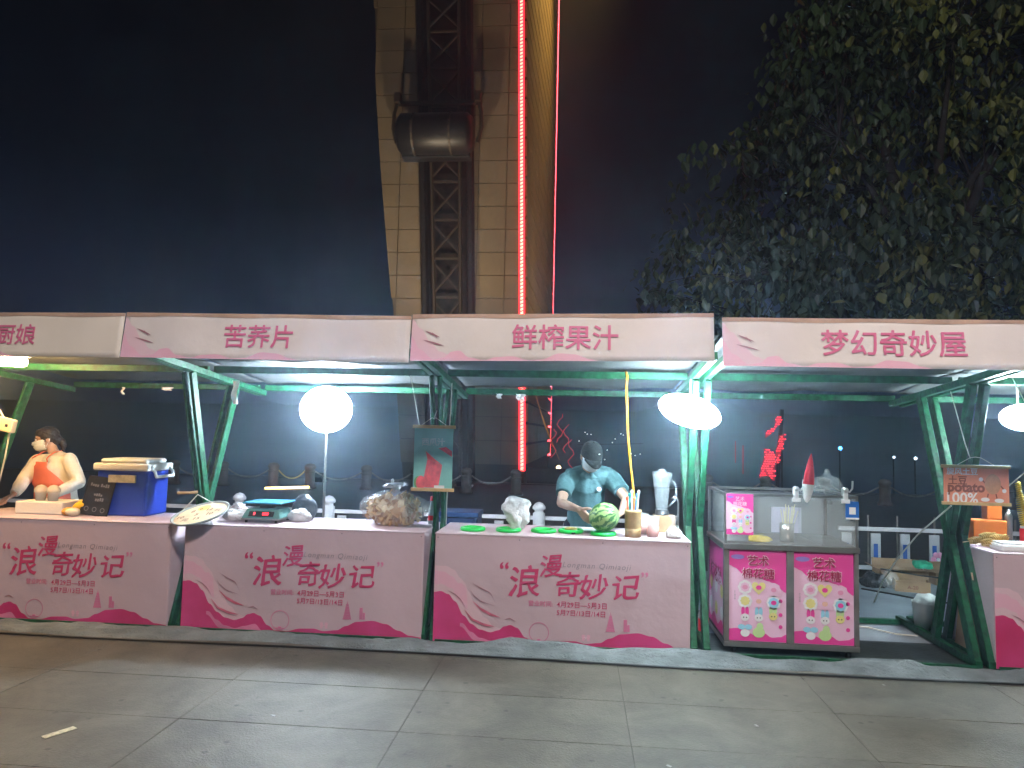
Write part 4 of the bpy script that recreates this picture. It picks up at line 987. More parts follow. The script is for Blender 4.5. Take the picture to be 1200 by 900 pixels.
# things in and on the cart
t = thing('stick_cup', 'steel cup full of bamboo sticks inside the glass case of the cart', 'cup')
MB().lathe([(0, .787), (.05, .787), (.052, .92), (.048, .92), (.046, .80), (0, .80)], (1.56, .3, 0), 20).build('cup', STEEL, t, True)
for k_ in range(16):
    a = random.uniform(-1, 1); y_ = random.uniform(-.02, .02)
    MB().tube([(1.56 + a * .02, .3 + y_, .80), (1.56 + a * .085 + (.0 if k_ else -.03), .3 + y_ * 2, 1.02 + random.uniform(-.02, .04))], .0035, 5).build('stick', mat('stick_wood', (.72, .6, .38), .6) if k_ == 0 else bpy.data.materials['stick_wood'], t)
t = tag(MB().ell((1.34, .25, .79), (.10, .08, .04), nu=18, nv=10, fn=lambda v: Vector((v.x * (1 + .2 * math.sin(v.y * 60)), v.y, max(v.z, 0)))).build('sugar_pack', mat('yellow_film', (.8, .62, .08), .35, bump=.6), None, True), 'yellow packet lying at the left inside the glass case', 'packet')
tag(MB().box(1.10, 1.26, .2, .32, .788, .84).build('paper_box', WHITEPL, None, bev=.006), 'low white box at the left inside the glass case', 'box')
for x, s_, lb in ((1.565, 1, 'white hook clamp on the cart rail beside the red and white cone'), (1.905, -1, 'white hook clamp at the right end of the cart rail')):
    t = thing('clamp', lb, 'clamp', 'white clamps on the cart rail')
    MB().box(x - .03, x + .03, CY0 - .016, CY0 - .006, 1.095, 1.125).build('foot', WHITEPL, t, bev=.004)
    MB().box(x - .017, x + .017, CY0 - .016, CY0 + .03, 1.12, 1.20).build('body', WHITEPL, t, bev=.006)
    MB().tube([(x + .01, CY0, 1.19), (x + .03, CY0, 1.175), (x + .05, CY0, 1.20), (x + .052, CY0, 1.255)], .007, 8).build('hook', WHITEPL, t, True)
    MB().tube([(x, CY0 - .02, 1.19), (x, CY0 + .02, 1.19)], .018, 12).build('knob', WHITEPL, t, True)
t = thing('candy_cone', 'upright red and white pointed paper cone above the cart rail', 'cone')
prof = [(.006, 1.10), (.024, 1.125), (.034, 1.17), (.04, 1.23), (.034, 1.31), (.02, 1.39), (.003, 1.45)]
MBc = MB().lathe([p for p in prof[:4]], (0, 0, 0), 16).build('lower_paper', WHITEPL, t, True); MBr = MB().lathe([p for p in prof[3:]], (0, 0, 0), 16).build('upper_paper', mat('red_paper', (.75, .04, .07), .5), t, True)
for o in (MBc, MBr): o.location = (1.525, CY0 - .03, .0); o.rotation_euler = (0, R(5.5), 0); o.scale = (1, .35, 1)
t = thing('notice_card', 'blue and white notice card fixed to the right end of the glass case', 'sign')
MB().box(1.905, 1.995, CY0 - .012, CY0 - .006, .985, 1.11).build('card', mat('card_blue', (.02, .14, .5), .4), t)
MB().box(1.928, 1.972, CY0 - .0145, CY0 - .012, 1.02, 1.07).build('white_field', WHITEPL, t); MB().box(1.905, 1.995, CY0 - .0145, CY0 - .012, .985, .997).build('white_band', WHITEPL, t)
tag(MB().lathe([(0, 1.32), (.015, 1.32), (.02, 1.29), (.03, 1.275), (.09, 1.25), (.115, 1.2), (.12, 1.15)], (1.9, .45, 0), 22).build('plastic_dome', CLEAR, None, True), 'clear plastic dome on the cart roof behind the right clamp', 'dome')

# ---------------------------------------------------------------- hanging posters
t = thing('hanging_poster', 'teal watermelon juice poster hung from wooden rods at the green frame', 'poster')
px0, px1, pz0, pz1, py = -1.185, -.90, 1.12, 1.575, -.10
PT = mat('poster_teal', (.22, .52, .48), .5, var=.1, vscale=3); MEL = mat('melon_red', (.72, .12, .14), .5, var=.3, vscale=25)
MB().box(px0, px1, py, py + .002, pz0, pz1).build('sheet', PT, t)
for z in (pz1, pz0): MB().box(px0 - .015, px1 + .015, py - .006, py + .012, z - .012, z + .012).build('rod', WOOD, t, bev=.003)
for xa, xb in ((px0 + .05, -1.06), (px1 - .05, -1.03)): MB().tube([(xa, py, pz1 + .01), (xb, py, pz1 + .065)], .002, 5).build('string', CABLEW, t)
MB().tube([(-1.06, py, pz1 + .065), (-1.045, py, pz1 + .06), (-1.03, py, pz1 + .065)], .002, 5).build('string', CABLEW, t)
MB().tube([(-1.045, py + .0, pz1 + .055), (-1.045, py + .1, pz1 + .12)], .004, 5).build('hook', STEEL, t)
b = MB(); yy = py - .0015
b.add([(-1.12, yy, 1.135), (-1.0, yy, 1.135), (-.975, yy, 1.30), (-1.085, yy, 1.34)], [(0, 1, 2, 3)]); b.add([(-1.085, yy, 1.341), (-.975, yy, 1.301), (-1.03, yy, 1.34), (-1.1, yy, 1.40)], [(0, 1, 2, 3)]); b.build('drink_picture', MEL, t)
b = MB(); b.add([(-1.005, yy, 1.42), (-.905, yy, 1.36), (-.905, yy, 1.40), (-.95, yy, 1.43)], [(0, 1, 2, 3)]); blob(b, -1.13, 1.17, .035, .05, yy - .001); b.build('melon_slice_picture', MEL, t)
b = MB(); blob(b, -1.15, 1.17, .03, .045, yy + .0005); b.build('rind_picture', mat('rind', (.15, .35, .12), .5), t)
b = MB(); b.add([(-1.03, yy - .001, 1.13), (-.955, yy - .001, 1.13), (-.955, yy - .001, 1.152), (-1.03, yy - .001, 1.152)], [(0, 1, 2, 3)]); b.build('caption_patch', WHITEPL, t)
text('poster_lettering', '西瓜汁', .06, (-1.045, yy, 1.465), mat('pale_print', (.55, .72, .68), .5), t, bold=.03, fit_w=.17)
t = thing('hanging_sign', 'orange potato sign hung in front of the right hand green frame', 'sign')
px0, px1, pz0, pz1, py = 2.485, 2.905, 1.135, 1.385, -.10
OR_ = mat('sign_orange', (.72, .28, .18), .55, var=.08, vscale=4); BRN = mat('sign_brown', (.22, .07, .045), .5); POT = mat('sign_potato', (.48, .27, .16), .5, var=.15, vscale=30)
MB().box(px0, px1, py, py + .002, pz0, pz1).build('sheet', OR_, t)
for z in (pz1, pz0): MB().box(px0 - .012, px1 + .012, py - .006, py + .012, z - .011, z + .011).build('rod', WOOD, t, bev=.003)
for xa, xb in ((px0 + .09, 2.66), (px1 - .09, 2.73)): MB().tube([(xa, py, pz1 + .01), (xb, py, pz1 + .06)], .002, 5).build('string', CABLEW, t)
MB().tube([(2.66, py, pz1 + .06), (2.695, py, pz1 + .065), (2.73, py, pz1 + .06)], .002, 5).build('string', CABLEW, t)
MB().tube([(2.66, py, pz1 + .055), (2.63, py - .0, pz1 + .15), (2.6, .02, 1.9)], .0035, 5).build('hanger', CABLEW, t)
yy = py - .0015
text('sign_lettering', '旋风土豆', .05, (2.605, yy, 1.352), WHITEPL, t, strike=.02, fit_w=.20)
text('sign_lettering', '土豆', .05, (2.575, yy, 1.292), BRN, t, strike=.02, fit_w=.12); text('sign_lettering', 'potato', .06, (2.63, yy, 1.232), BRN, t, bold=.04, fit_w=.24)
text('sign_lettering', '100%', .05, (2.605, yy, 1.172), WHITEPL, t, bold=.02, fit_w=.20)
b = MB(); blob(b, 2.80, 1.27, .052, .068, yy - .0015, 22); b.build('potato_picture', POT, t)
b = MB()
for a_, c_ in (((2.77, 1.205), (2.765, 1.18)), ((2.82, 1.205), (2.825, 1.175)), ((2.85, 1.26), (2.872, 1.235)), ((2.752, 1.275), (2.735, 1.295))): b.bar((a_[0], yy - .0005, a_[1]), (c_[0], yy - .0005, c_[1]), .008, .001)
b.build('limb_picture', BRN, t)
b = MB(); blob(b, 2.75, 1.165, .028, .014, yy - .001); blob(b, 2.84, 1.16, .03, .014, yy - .001); blob(b, 2.873, 1.226, .014, .014, yy - .001); blob(b, 2.725, 1.30, .014, .014, yy - .001); b.build('shoe_picture', WHITEPL, t)

# ---------------------------------------------------------------- goods on the counters
def at0(o, *loc): o.location = loc; return o
# left counter
t = thing('cool_box', 'blue cool box with white lid and side handle on the left counter', 'cool box')
MB().box(-3.90, -3.47, .30, .62, .80, 1.165).build('body', BLUEPL, t, bev=.018)
MB().box(-3.925, -3.445, .275, .645, 1.165, 1.225).build('lid', WHITEPL, t, bev=.016); MB().box(-3.885, -3.485, .31, .61, 1.222, 1.262).build('lid_top', WHITEPL, t, bev=.018)
MB().box(-3.79, -3.56, .285, .2995, 1.07, 1.13).build('label_plate', mat('worn_label', (.45, .42, .34), .6, var=.3, vscale=20), t)
MB().tube([(-3.455, .33, 1.19), (-3.42, .33, 1.16), (-3.41, .335, 1.12), (-3.41, .58, 1.12), (-3.42, .585, 1.16), (-3.455, .585, 1.19)], .013, 8).build('handle', WHITEPL, t, True)
MB().tube([(-3.46, .33, 1.19), (-3.435, .33, 1.19)], .024, 12).build('hinge', WHITEPL, t, True)
t = thing('menu_board', 'black menu board with faint writing leaning against the blue cool box', 'board')
mbm = Matrix.Translation((-3.875, .245, .802)) @ Matrix.Rotation(R(-10), 4, 'X') @ Matrix.Rotation(R(6), 4, 'Y')
MB().box(-.12, .12, -.004, .004, .0, .315, mbm).build('panel', BLACK, t)
faint = mat('faint_grey_print', (.16, .16, .17), .6)
for z, w in ((.235, .04), (.235, -.05), (.16, 0), (.12, .02)):
    b = MB()
    for k_ in range(4): b.box(w - .035 + k_ * .019, w - .022 + k_ * .019, -.0055, -.0042, z + random.uniform(-.006, .0), z + random.uniform(.012, .026), mbm)
    b.build('chalk_writing', faint, t)
for x in (-.07, .0, .07):
    b = MB(); n = 16; b.strip([mbm @ Vector((x + .02 * math.cos(6.283 * i / n), -.0055, .05 + .02 * math.sin(6.283 * i / n))) for i in range(n + 1)], [mbm @ Vector((x + .014 * math.cos(6.283 * i / n), -.0055, .05 + .014 * math.sin(6.283 * i / n))) for i in range(n + 1)]); b.build('chalk_ring', faint, t)
tag(MB().box(-4.54, -4.13, .23, .50, .801, .90).build('white_box', mat('cream_box', (.78, .72, .66), .5, bump=.1), None, bev=.008), 'low cream white box on the left counter carrying two cups', 'box')
for x, lb in ((-4.40, 'left one of two clear dome lidded cups on the cream box'), (-4.29, 'right one of two clear dome lidded cups on the cream box')):
    t = thing('dessert_cup', lb, 'cup', 'dome lidded cups')
    MB().lathe([(0, .901), (.034, .901), (.044, .975)], (x, .33, 0), 20).build('cup', CUPMILK, t, True)
    MB().lathe([(.050, .970), (.052, .982), (.044, 1.005), (.028, 1.025), (0, 1.032)], (x, .33, 0), 20).build('dome_lid', CUPCLR2, t, True)
    MB().lathe([(0, .905), (.033, .905), (.039, .945), (0, .947)], (x, .33, 0), 16).build('dessert', mat('pink_dessert', (.85, .72, .70), .5), t, True)
YM = mat('mango_yellow', (.82, .50, .03), .45, var=.15, vscale=15)
for (x, y, z, rx, rz, lb, m) in ((-4.0, .30, .872, .09, .05, 'large yellow mango on top of the small fruit pile beside the menu board', YM), (-4.07, .22, .834, .045, .034, 'orange fruit at the left of the small fruit pile', mat('fruit_orange', (.75, .36, .06), .5)), (-4.01, .19, .834, .055, .034, 'pale fruit at the front of the small fruit pile', mat('fruit_pale', (.78, .64, .45), .5))):
    tag(MB().ell((x, y, z), (rx, .05, rz), Matrix.Rotation(R(-12), 3, 'Y') if rx > .08 else None, fn=lambda v: Vector((v.x, v.y, v.z * (1 + .15 * math.sin(v.x * 20))))).build('fruit', m, None, True), lb, 'fruit')
t = thing('socket_box', 'cream power socket box hanging at the left edge with its cord', 'socket')
mm_ = Matrix.Translation((-4.655, .2, 1.52)) @ Matrix.Rotation(R(12), 4, 'Y')
MB().box(-.09, .09, -.03, .03, -.055, .055, mm_).build('housing', mat('cream_plastic', (.66, .55, .38), .5), t, bev=.01)
for x in (-.04, .045): MB().box(x - .012, x + .012, -.032, -.030, -.012, .012, mm_).build('socket_hole', BLACK, t)
MB().tube([(-4.60, .2, 1.47), (-4.63, .2, 1.25), (-4.69, .22, 1.0), (-4.72, .24, .82)], .006, 6).build('cord', CABLEW, t)
MB().tube([(-4.66, .2, 1.57), (-4.78, .2, 1.75), (-4.86, .2, 1.92)], .006, 6).build('hanger', CABLEW, t)
# round tilted price tray hanging at the frame between the two left counters
t = thing('round_tray', 'round tilted wooden tray with price marks hung between the two left counters', 'tray')
tm = Matrix.Translation((-2.86, .04, .872)) @ Matrix.Rotation(R(-8), 4, 'Y') @ Matrix.Rotation(R(18), 4, 'X')
MB().lathe([(0, -.008), (.20, -.008), (.215, .012), (.205, .012), (.195, 0), (0, 0)], (0, 0, 0), 36, None).build('dish', mat('grey_rim', (.3, .34, .34), .5), t, True).matrix_world = tm
MB().lathe([(0, .003), (.192, .003)], n=36).build('paper', mat('cream_paper', (.72, .58, .38), .7, var=.08, vscale=8), t).matrix_world = tm
for k_, (x, y, w) in enumerate(((-.13, -.05, '10'), (-.08, .05, '8'), (-.02, -.02, '5'), (.05, .06, '12'), (.09, -.03, '10'), (-.03, .09, '6'), (.02, -.1, '15'), (.13, .03, '元'), (-.07, -.11, '元'))):
    text('price_mark', w, .06, (x, y, .008), BRN, t, plane='flat', strike=.02).matrix_world = tm
b = MB(); b.lathe([(0, .0045), (.05, .0045)], (-.02, .11, 0), 16); b.build('yellow_sticker', mat('sticker_yellow', (.8, .6, .15), .6), t).matrix_world = tm
for p in ((-3.04, .02, .845), (-2.74, .12, .915)): MB().tube([p, (-2.88, .02, 1.02)], .0035, 5).build('string', CABLEW, t)
MB().tube([(-3.03, -.0, 1.03), (-2.93, -.01, 1.035), (-2.88, .02, 1.04)], .01, 6).build('peg', WOOD, t)
FILM2 = mat('bag_film', (.75, .76, .8), .25, alpha=.4, bump=.8, bscale=14)
WBAG = mat('white_film', (.78, .78, .8), .35, bump=1.0, bscale=20, alpha=.85)
def bag(name, c, r, m, label, cat='bag', seed=0, amp=.22, flat=True):
    def fn(v):
        n = 1 + amp * noise.noise(Vector((v.x * 14 + seed, v.y * 14, v.z * 14))) + amp * .5 * noise.noise(Vector((v.x * 40, v.y * 40 + seed, v.z * 40)))
        v = v * n; return Vector((v.x, v.y, max(v.z, -r[2] * .8) if flat else v.z))
    o = MB().ell((c[0], c[1], c[2]), r, nu=34, nv=22, fn=fn).build(name, m, None, True); tag(o, label, cat); return o
bag('plastic_bag', (-2.68, .24, .85), (.10, .08, .05), WBAG, 'crumpled white plastic bag left of the scale', seed=1, amp=.4)
bag('snack_pack', (-2.74, .40, .86), (.09, .06, .06), mat('red_white_film', (.7, .35, .38), .4, bump=.5, var=.6, vscale=18, var2=(.8, .8, .8)), 'red and white packet behind the round tray', 'packet', 2)
t = thing('price_scale', 'green weighing scale with glowing red digits on the second counter', 'scale')
SG = mat('scale_green', (.10, .24, .22), .4)
b = MB(); b.add([(-2.60, .17, .835), (-2.29, .17, .835), (-2.30, .46, .835), (-2.59, .46, .835), (-2.575, .215, .905), (-2.315, .215, .905), (-2.32, .43, .905), (-2.57, .43, .905)], [(3, 2, 1, 0), (4, 5, 6, 7), (0, 1, 5, 4), (1, 2, 6, 5), (2, 3, 7, 6), (3, 0, 4, 7)]); b.build('body', SG, t, bev=.006)
MB().box(-2.60, -2.29, .165, .47, .822, .836).build('base', STEEL, t)
for x in (-2.57, -2.33):
    for y in (.2, .43): MB().tube([(x, y, .800), (x, y, .823)], .012, 8).build('foot', BLACK, t)
MB().box(-2.60, -2.29, .18, .48, .945, .957).build('pan', mat('teal_pan', (.07, .3, .42), .3, .3), t, bev=.005); MB().box(-2.50, -2.40, .28, .36, .90, .946).build('pan_support', STEELD, t)
dn = Vector((0, -.84, .54))
M_ = Matrix.Translation((-2.445, .1875, .868)) @ Matrix.Rotation(R(-32.7), 4, 'X')
MB().box(-.10, .10, -.004, .0, -.022, .022, M_).build('display', BLACK, t)
dg_ = mat('red_digits', (.8, .03, .03), .4, emit=(1, .03, .05), es=4)
for x, bd_ in ((-.055, '0'), (.035, '888')):
    o = text('digits', bd_, .034, (x, -.006, 0), dg_, t, bold=.02); o.matrix_world = M_
t = bag('dark_bag', (-2.22, .50, .88), (.10, .07, .12), mat('grey_film', (.16, .17, .2), .3, bump=.8, alpha=.8), 'grey plastic bag standing behind the scale', 'bag', 4, .12)
bag('plastic_bag', (-2.20, .36, .85), (.09, .07, .055), WBAG, 'crumpled white plastic bag right of the scale', seed=7, amp=.4)
t = thing('snack_bag', 'big clear bag of golden snack chips tied at the top on the second counter', 'bag')
def fnb(v):
    n = 1 + .12 * noise.noise(v * 9) + .06 * noise.noise(v * 28); v = v * n; return Vector((v.x * (1 + .12 * (v.z > 0) * 1), v.y, max(v.z, -.115)))
MB().ell((-1.43, .33, .92), (.25, .18, .15), nu=40, nv=24, fn=fnb).build('film', CLEAR, t, True)
chm = [mat('chip_brown', (.42, .22, .08), .6), mat('chip_gold', (.66, .42, .16), .55), mat('chip_pale', (.72, .55, .32), .55)]
random.seed(5); chipm = [MB().add([(-.03, -.02, 0), (.03, -.02, .008), (.032, .02, 0), (-.028, .022, .01), (0, 0, .014)], [(0, 1, 4), (1, 2, 4), (2, 3, 4), (3, 0, 4)]).mesh('chip') for _ in range(3)]
for k_ in range(3): chipm[k_].materials.append(chm[k_])
for k_ in range(230):
    d = Vector((random.gauss(0, 1), random.gauss(0, 1), random.gauss(0, 1))).normalized(); q = Vector((d.x * .22, d.y * .14, d.z * .118)) * random.uniform(.82, 1)
    o = link('chip', random.choice(chipm), None, t); o.matrix_world = Matrix.Translation(Vector((-1.43, .33, .925)) + q) @ Euler((random.uniform(0, 6), random.uniform(0, 6), random.uniform(0, 6))).to_matrix().to_4x4() @ Matrix.Scale(random.uniform(.8, 1.3), 4)
MB().ell((-1.43, .33, .925), (.185, .12, .10)).build('snack_heap', chm[0], t, True)
b = MB(); n = 26
b.lathe([(.05, 1.04), (.03, 1.065), (.045, 1.09), (.10, 1.12)], (-1.42, .33, 0), n); o = b.build('neck', FILM2, t, True)
for v in o.data.vertices: v.co.z += .012 * math.sin(v.co.x * 90); v.co.x += .05 * (v.co.z - 1.06)
MB().ell((-1.435, .30, 1.115), (.085, .05, .02), Matrix.Rotation(R(-8), 3, 'Y')).build('folded_top', mat('film_edge', (.6, .62, .66), .3, alpha=.7), t, True); MB().ell((-1.44, .30, 1.145), (.012, .012, .02)).build('knot', WHITEPL, t, True)
t = thing('sauce_bottle', 'slim bottle with red cap behind the snack bag', 'bottle')
MB().lathe([(0, .801), (.028, .801), (.028, .93), (.012, .975), (.012, .99)], (-1.155, .47, 0), 16).build('bottle', mat('pale_bottle', (.6, .65, .72), .2, alpha=.8), t, True); MB().lathe([(.015, .985), (.015, 1.02), (0, 1.02)], (-1.155, .47, 0), 14).build('cap', mat('red_cap', (.75, .03, .05), .4), t, True)
MB().lathe([(.0288, .83), (.0288, .87)], (-1.155, .47, 0), 16).build('label_band', bpy.data.materials['red_cap'], t)
# melon counter
for (x, y), lb in zip(((-.78, .19), (-.51, .2), (-.245, .22), (-.04, .25), (.2, .17)), ('first green plastic ring from the left on the melon counter', 'second green plastic ring, left of the upright white bag', 'third green plastic ring, right of the upright white bag', 'fourth green plastic ring, with a fruit piece on it', 'green plastic ring under the watermelon')):
    t = thing('plastic_ring', lb, 'ring', 'green rings on the melon counter')
    MB().lathe([(.062, .808), (.068, .802), (.092, .802), (.098, .810), (.092, .826), (.072, .828), (.062, .820), (.062, .808)], (x, y, 0), 32).build('ring', RING, t, True)
    MB().lathe([(0, .806), (.064, .806)], (x, y, 0), 24).build('base', RING, t)
    if 'fourth' in lb: pass
tag(MB().ell((-.04, .25, .829), (.05, .04, .014)).build('fruit_piece', mat('cut_fruit', (.5, .4, .12), .5), None, True), 'flat piece of fruit lying on the fourth green ring', 'fruit')
t = thing('white_bag_bundle', 'upright bundle of white plastic carrier bags on the melon counter', 'bags')
for k_, (x, w, h, tl) in enumerate(((-.475, .055, .26, -14), (-.415, .05, .24, 12), (-.445, .045, .2, 2))):
    def fw_(v): n = 1 + .75 * noise.noise(Vector((v.x * 24 + k_ * 3, v.y * 24, v.z * 13))) + .4 * noise.noise(v * 60); return Vector((v.x * n * (1 + 1.6 * max(0, v.z) / h), v.y * n, v.z))
    MB().ell((x, .24 + .02 * k_, .80 + h / 2), (w, .035, h / 2 + .005), Matrix.Rotation(R(tl * .6), 3, 'Y'), nu=26, nv=20, fn=fw_).build('bag', WBAG, t, True)
# watermelon
wm = bpy.data.materials.new('watermelon_skin'); wm.use_nodes = True; tr_ = wm.node_tree; bs = tr_.nodes['Principled BSDF']; bs.inputs['Roughness'].default_value = .35
tcn = tr_.nodes.new('ShaderNodeTexCoord'); sp_ = tr_.nodes.new('ShaderNodeSeparateXYZ'); at_ = tr_.nodes.new('ShaderNodeMath'); at_.operation = 'ARCTAN2'
nz = tr_.nodes.new('ShaderNodeTexNoise'); nz.inputs['Scale'].default_value = 26; nz.inputs['Detail'].default_value = 3
tr_.links.new(tcn.outputs['Object'], sp_.inputs[0]); tr_.links.new(tcn.outputs['Object'], nz.inputs['Vector'])
tr_.links.new(sp_.outputs['Y'], at_.inputs[0]); tr_.links.new(sp_.outputs['X'], at_.inputs[1])
m1 = tr_.nodes.new('ShaderNodeMath'); m1.operation = 'MULTIPLY_ADD'; m1.inputs[1].default_value = 1.1; tr_.links.new(nz.outputs['Fac'], m1.inputs[0]); tr_.links.new(at_.outputs[0], m1.inputs[2])
m2 = tr_.nodes.new('ShaderNodeMath'); m2.operation = 'MULTIPLY'; m2.inputs[1].default_value = 12; tr_.links.new(m1.outputs[0], m2.inputs[0])
m3 = tr_.nodes.new('ShaderNodeMath'); m3.operation = 'SINE'; tr_.links.new(m2.outputs[0], m3.inputs[0])
rp = tr_.nodes.new('ShaderNodeValToRGB'); rp.color_ramp.elements[0].position = .35; rp.color_ramp.elements[0].color = (.34, .55, .20, 1); rp.color_ramp.elements[1].position = .75; rp.color_ramp.elements[1].color = (.05, .19, .06, 1)
m4 = tr_.nodes.new('ShaderNodeMath'); m4.operation = 'MULTIPLY_ADD'; m4.inputs[1].default_value = .5; m4.inputs[2].default_value = .5; tr_.links.new(m3.outputs[0], m4.inputs[0]); tr_.links.new(m4.outputs[0], rp.inputs[0]); tr_.links.new(rp.outputs[0], bs.inputs['Base Color'])
o = MB().ell((0, 0, 0), (.105, .105, .118), nu=40, nv=26, fn=lambda v: v * (1 - .05 * math.exp(-((v.x ** 2 + v.y ** 2) / .0006)))).build('watermelon', wm, None, True)
o.location = (.205, .17, .935); o.rotation_euler = (R(68), 0, R(58)); tag(o, 'green striped watermelon held by the man in the teal polo', 'watermelon')
MBt = MB().box(-.06, .26, .30, .50, .801, .812)
tag(MBt.build('cutting_board', mat('pale_board', (.6, .62, .62), .4), None, bev=.004), 'pale cutting board behind the watermelon', 'board')
t = thing('knife', 'knife lying on the counter left of the watermelon', 'knife'); MB().bar((.02, .20, .806), (.09, .28, .806), .025, .002, (1, -.8, 0)).build('blade', STEEL, t); MB().bar((-.03, .15, .808), (.02, .20, .808), .02, .012, (1, -.8, 0)).build('handle', BLACK, t)
t = thing('bamboo_cup', 'bamboo holder with straws and coloured picks beside the watermelon', 'holder')
MB().lathe([(0, .801), (.058, .801), (.060, .86), (.058, .865), (.060, .87), (.060, .975), (.063, .98), (.063, 1.0), (.052, 1.0), (.050, .83), (0, .83)], (.415, .14, 0), 26).build('holder', WOOD, t, True)
cols_ = [(.8, .12, .05), (.02, .4, .35), (.85, .85, .85), (.8, .35, .1), (.1, .3, .6), (.85, .85, .85)]
for k_, c_ in enumerate(cols_):
    mk = mat('pick_colour', c_, .4); x = .385 + k_ * .011
    s_ = MB().tube([(x, .14 + .01 * (k_ % 2), .9), (x + (k_ - 2.5) * .006, .13, 1.08 + .025 * (k_ % 3))], .006, 6).build('straw', mk, t)
    MB().ell((x + (k_ - 2.5) * .006, .13, 1.08 + .025 * (k_ % 3)), (.011, .01, .016)).build('tip', mk, s_, True)
def cup(x, y, z0, h, r0, r1, lb, liq=None):
    t = thing('plastic_cup', lb, 'cup', 'clear cups on the melon counter')
    MB().lathe([(0, z0), (r0, z0), (r1, z0 + h)], (x, y, 0), 20).build('cup', CUPCLR, t, True)
    if liq: MB().lathe([(0, z0 + .004), (r0 * .96, z0 + .004), (r0 + (r1 - r0) * .45, z0 + h * .5), (0, z0 + h * .5)], (x, y, 0), 18).build('drink', liq, t, True)
PD = mat('pink_drink', (.75, .38, .34), .3)
cup(.565, .18, .801, .15, .042, .052, 'clear cup with pink drink, front one beside the bamboo holder', PD); cup(.50, .32, .801, .155, .042, .052, 'clear cup with pink drink behind the bamboo holder', PD)
tag(MB().box(.60, .76, .42, .56, .801, .93).build('carton', CARD, None, bev=.004), 'small brown carton at the right end of the melon counter', 'carton')
t = thing('ice_bag', 'small knotted clear bag of white sugar at the corner of the melon counter', 'bag')
def fi(v): n = 1 + .15 * noise.noise(v * 30); v = v * n; return Vector((v.x, v.y, max(v.z, -.028)))
MB().ell((.715, .14, .832), (.062, .05, .042), fn=fi).build('sugar', mat('sugar_white', (.8, .8, .78), .6, bump=1, bscale=60), t, True)
MB().lathe([(.06, .82), (.045, .875), (.012, .905), (.014, .92), (.035, .965)], (.712, .14, 0), 18).build('film', CLEAR, t, True)
t = thing('blender_jug', 'juice blender with clear jug behind the right end of the melon counter', 'blender')
BK = mat('dark_metal', (.06, .06, .065), .3, .4)
b = MB(); c_ = (.665, .50, 0)
MB().lathe([(0, .801), (.075, .801), (.07, .90), (.055, .93), (.05, .97), (0, .97)], c_, 24).build('motor_base', BK, t, True)
MB().lathe([(.045, .97), (.052, 1.05), (.07, 1.2), (.075, 1.24)], c_, 24).build('jug', GLASS2, t, True); MB().lathe([(.078, 1.235), (.078, 1.262), (.03, 1.268), (.03, 1.285), (0, 1.285)], c_, 24).build('lid', GLASS2, t, True)
MB().tube([(.74, .5, 1.2), (.775, .5, 1.16), (.77, .5, 1.05), (.725, .5, 1.0)], .008, 8).build('handle', GLASS2, t, True); MB().tube([(.715, .48, .905), (.715, .44, .905)], .014, 12).build('dial', STEEL, t, True)
t = thing('drink_tap', 'thin curved steel tap at the back right of the melon counter', 'tap')
MB().tube([(.795, .52, .801), (.795, .52, 1.03), (.785, .52, 1.06), (.76, .52, 1.07), (.74, .52, 1.055)], .007, 8).build('pipe', STEEL, t, True); MB().lathe([(.02, .801), (.018, .812), (0, .812)], (.795, .52, 0), 14).build('foot', STEEL, t, True)
tag(MB().tube([(.365, .36, 2.04), (.375, .34, 2.0), (.372, .38, 1.92), (.385, .45, 1.7), (.40, .5, 1.5), (.425, .54, 1.28), (.45, .55, 1.08), (.475, .57, .93), (.49, .6, .81), (.50, .66, .7)], .0095, 8).build('power_cable', CABLEO, None, True), 'orange power cable hanging from the roof beam beside the man', 'cable')
# potato counter
t = thing('orange_box', 'orange open box with a tall back on the potato counter', 'box')
OB = mat('orange_plastic', (.80, .20, .04), .4); 
MB().box(2.96, 3.20, .46, .60, .801, .97).build('tray', OB, t, bev=.006); MB().box(3.09, 3.20, .52, .60, .972, 1.10).build('tall_back', OB, t, bev=.006)
POTM = mat('fried_potato', (.66, .42, .12), .5, var=.25, vscale=30)
spud = MB()
def spiral(name, base, axis, L, r, turns, m, lb, parent=None):
    t = thing(name, lb, 'potato skewer', 'spiral potato skewers'); axis = Vector(axis).normalized(); a = axis.orthogonal().normalized(); c = axis.cross(a); B0 = Vector(base)
    pts = []; n = turns * 12
    b = MB(); top, bot = [], []
    for i in range(n + 1):
        th = 2 * math.pi * i / 12; f = i / n; rr = r * (.6 + .4 * math.sin(math.pi * min(1, f * 1.2 + .1))); ctr = B0 + axis * L * f
        top.append(ctr + (a * math.cos(th) + c * math.sin(th)) * rr); bot.append(ctr + axis * .006)
    b.strip(top, bot); o = b.build('potato_spiral', m, t, True); md = o.modifiers.new('t', 'SOLIDIFY'); md.thickness = .004
    MB().tube([B0 - axis * .05, B0 + axis * (L + .02)], .003, 5).build('skewer', WOOD, t); return t
YS = mat('yellow_spiral', (.82, .58, .06), .45)
spiral('spiral_potato', (3.22, .28, .94), (-.13, 0, 1), .33, .032, 22, YS, 'tall yellow spiral potato skewer standing at the right edge')
for k_, (x, y, z, an) in enumerate(((2.885, .30, .832, 8), (2.93, .22, .83, 5), (2.96, .30, .865, 10), (3.0, .24, .862, -4), (2.95, .17, .829, 3), (3.05, .32, .84, 12))):
    spiral('spiral_potato', (x - .04, y, z), (math.cos(R(an)), .2, .15), .13, .028, 9, POTM, 'fried spiral potato, one of the pile on the potato counter')
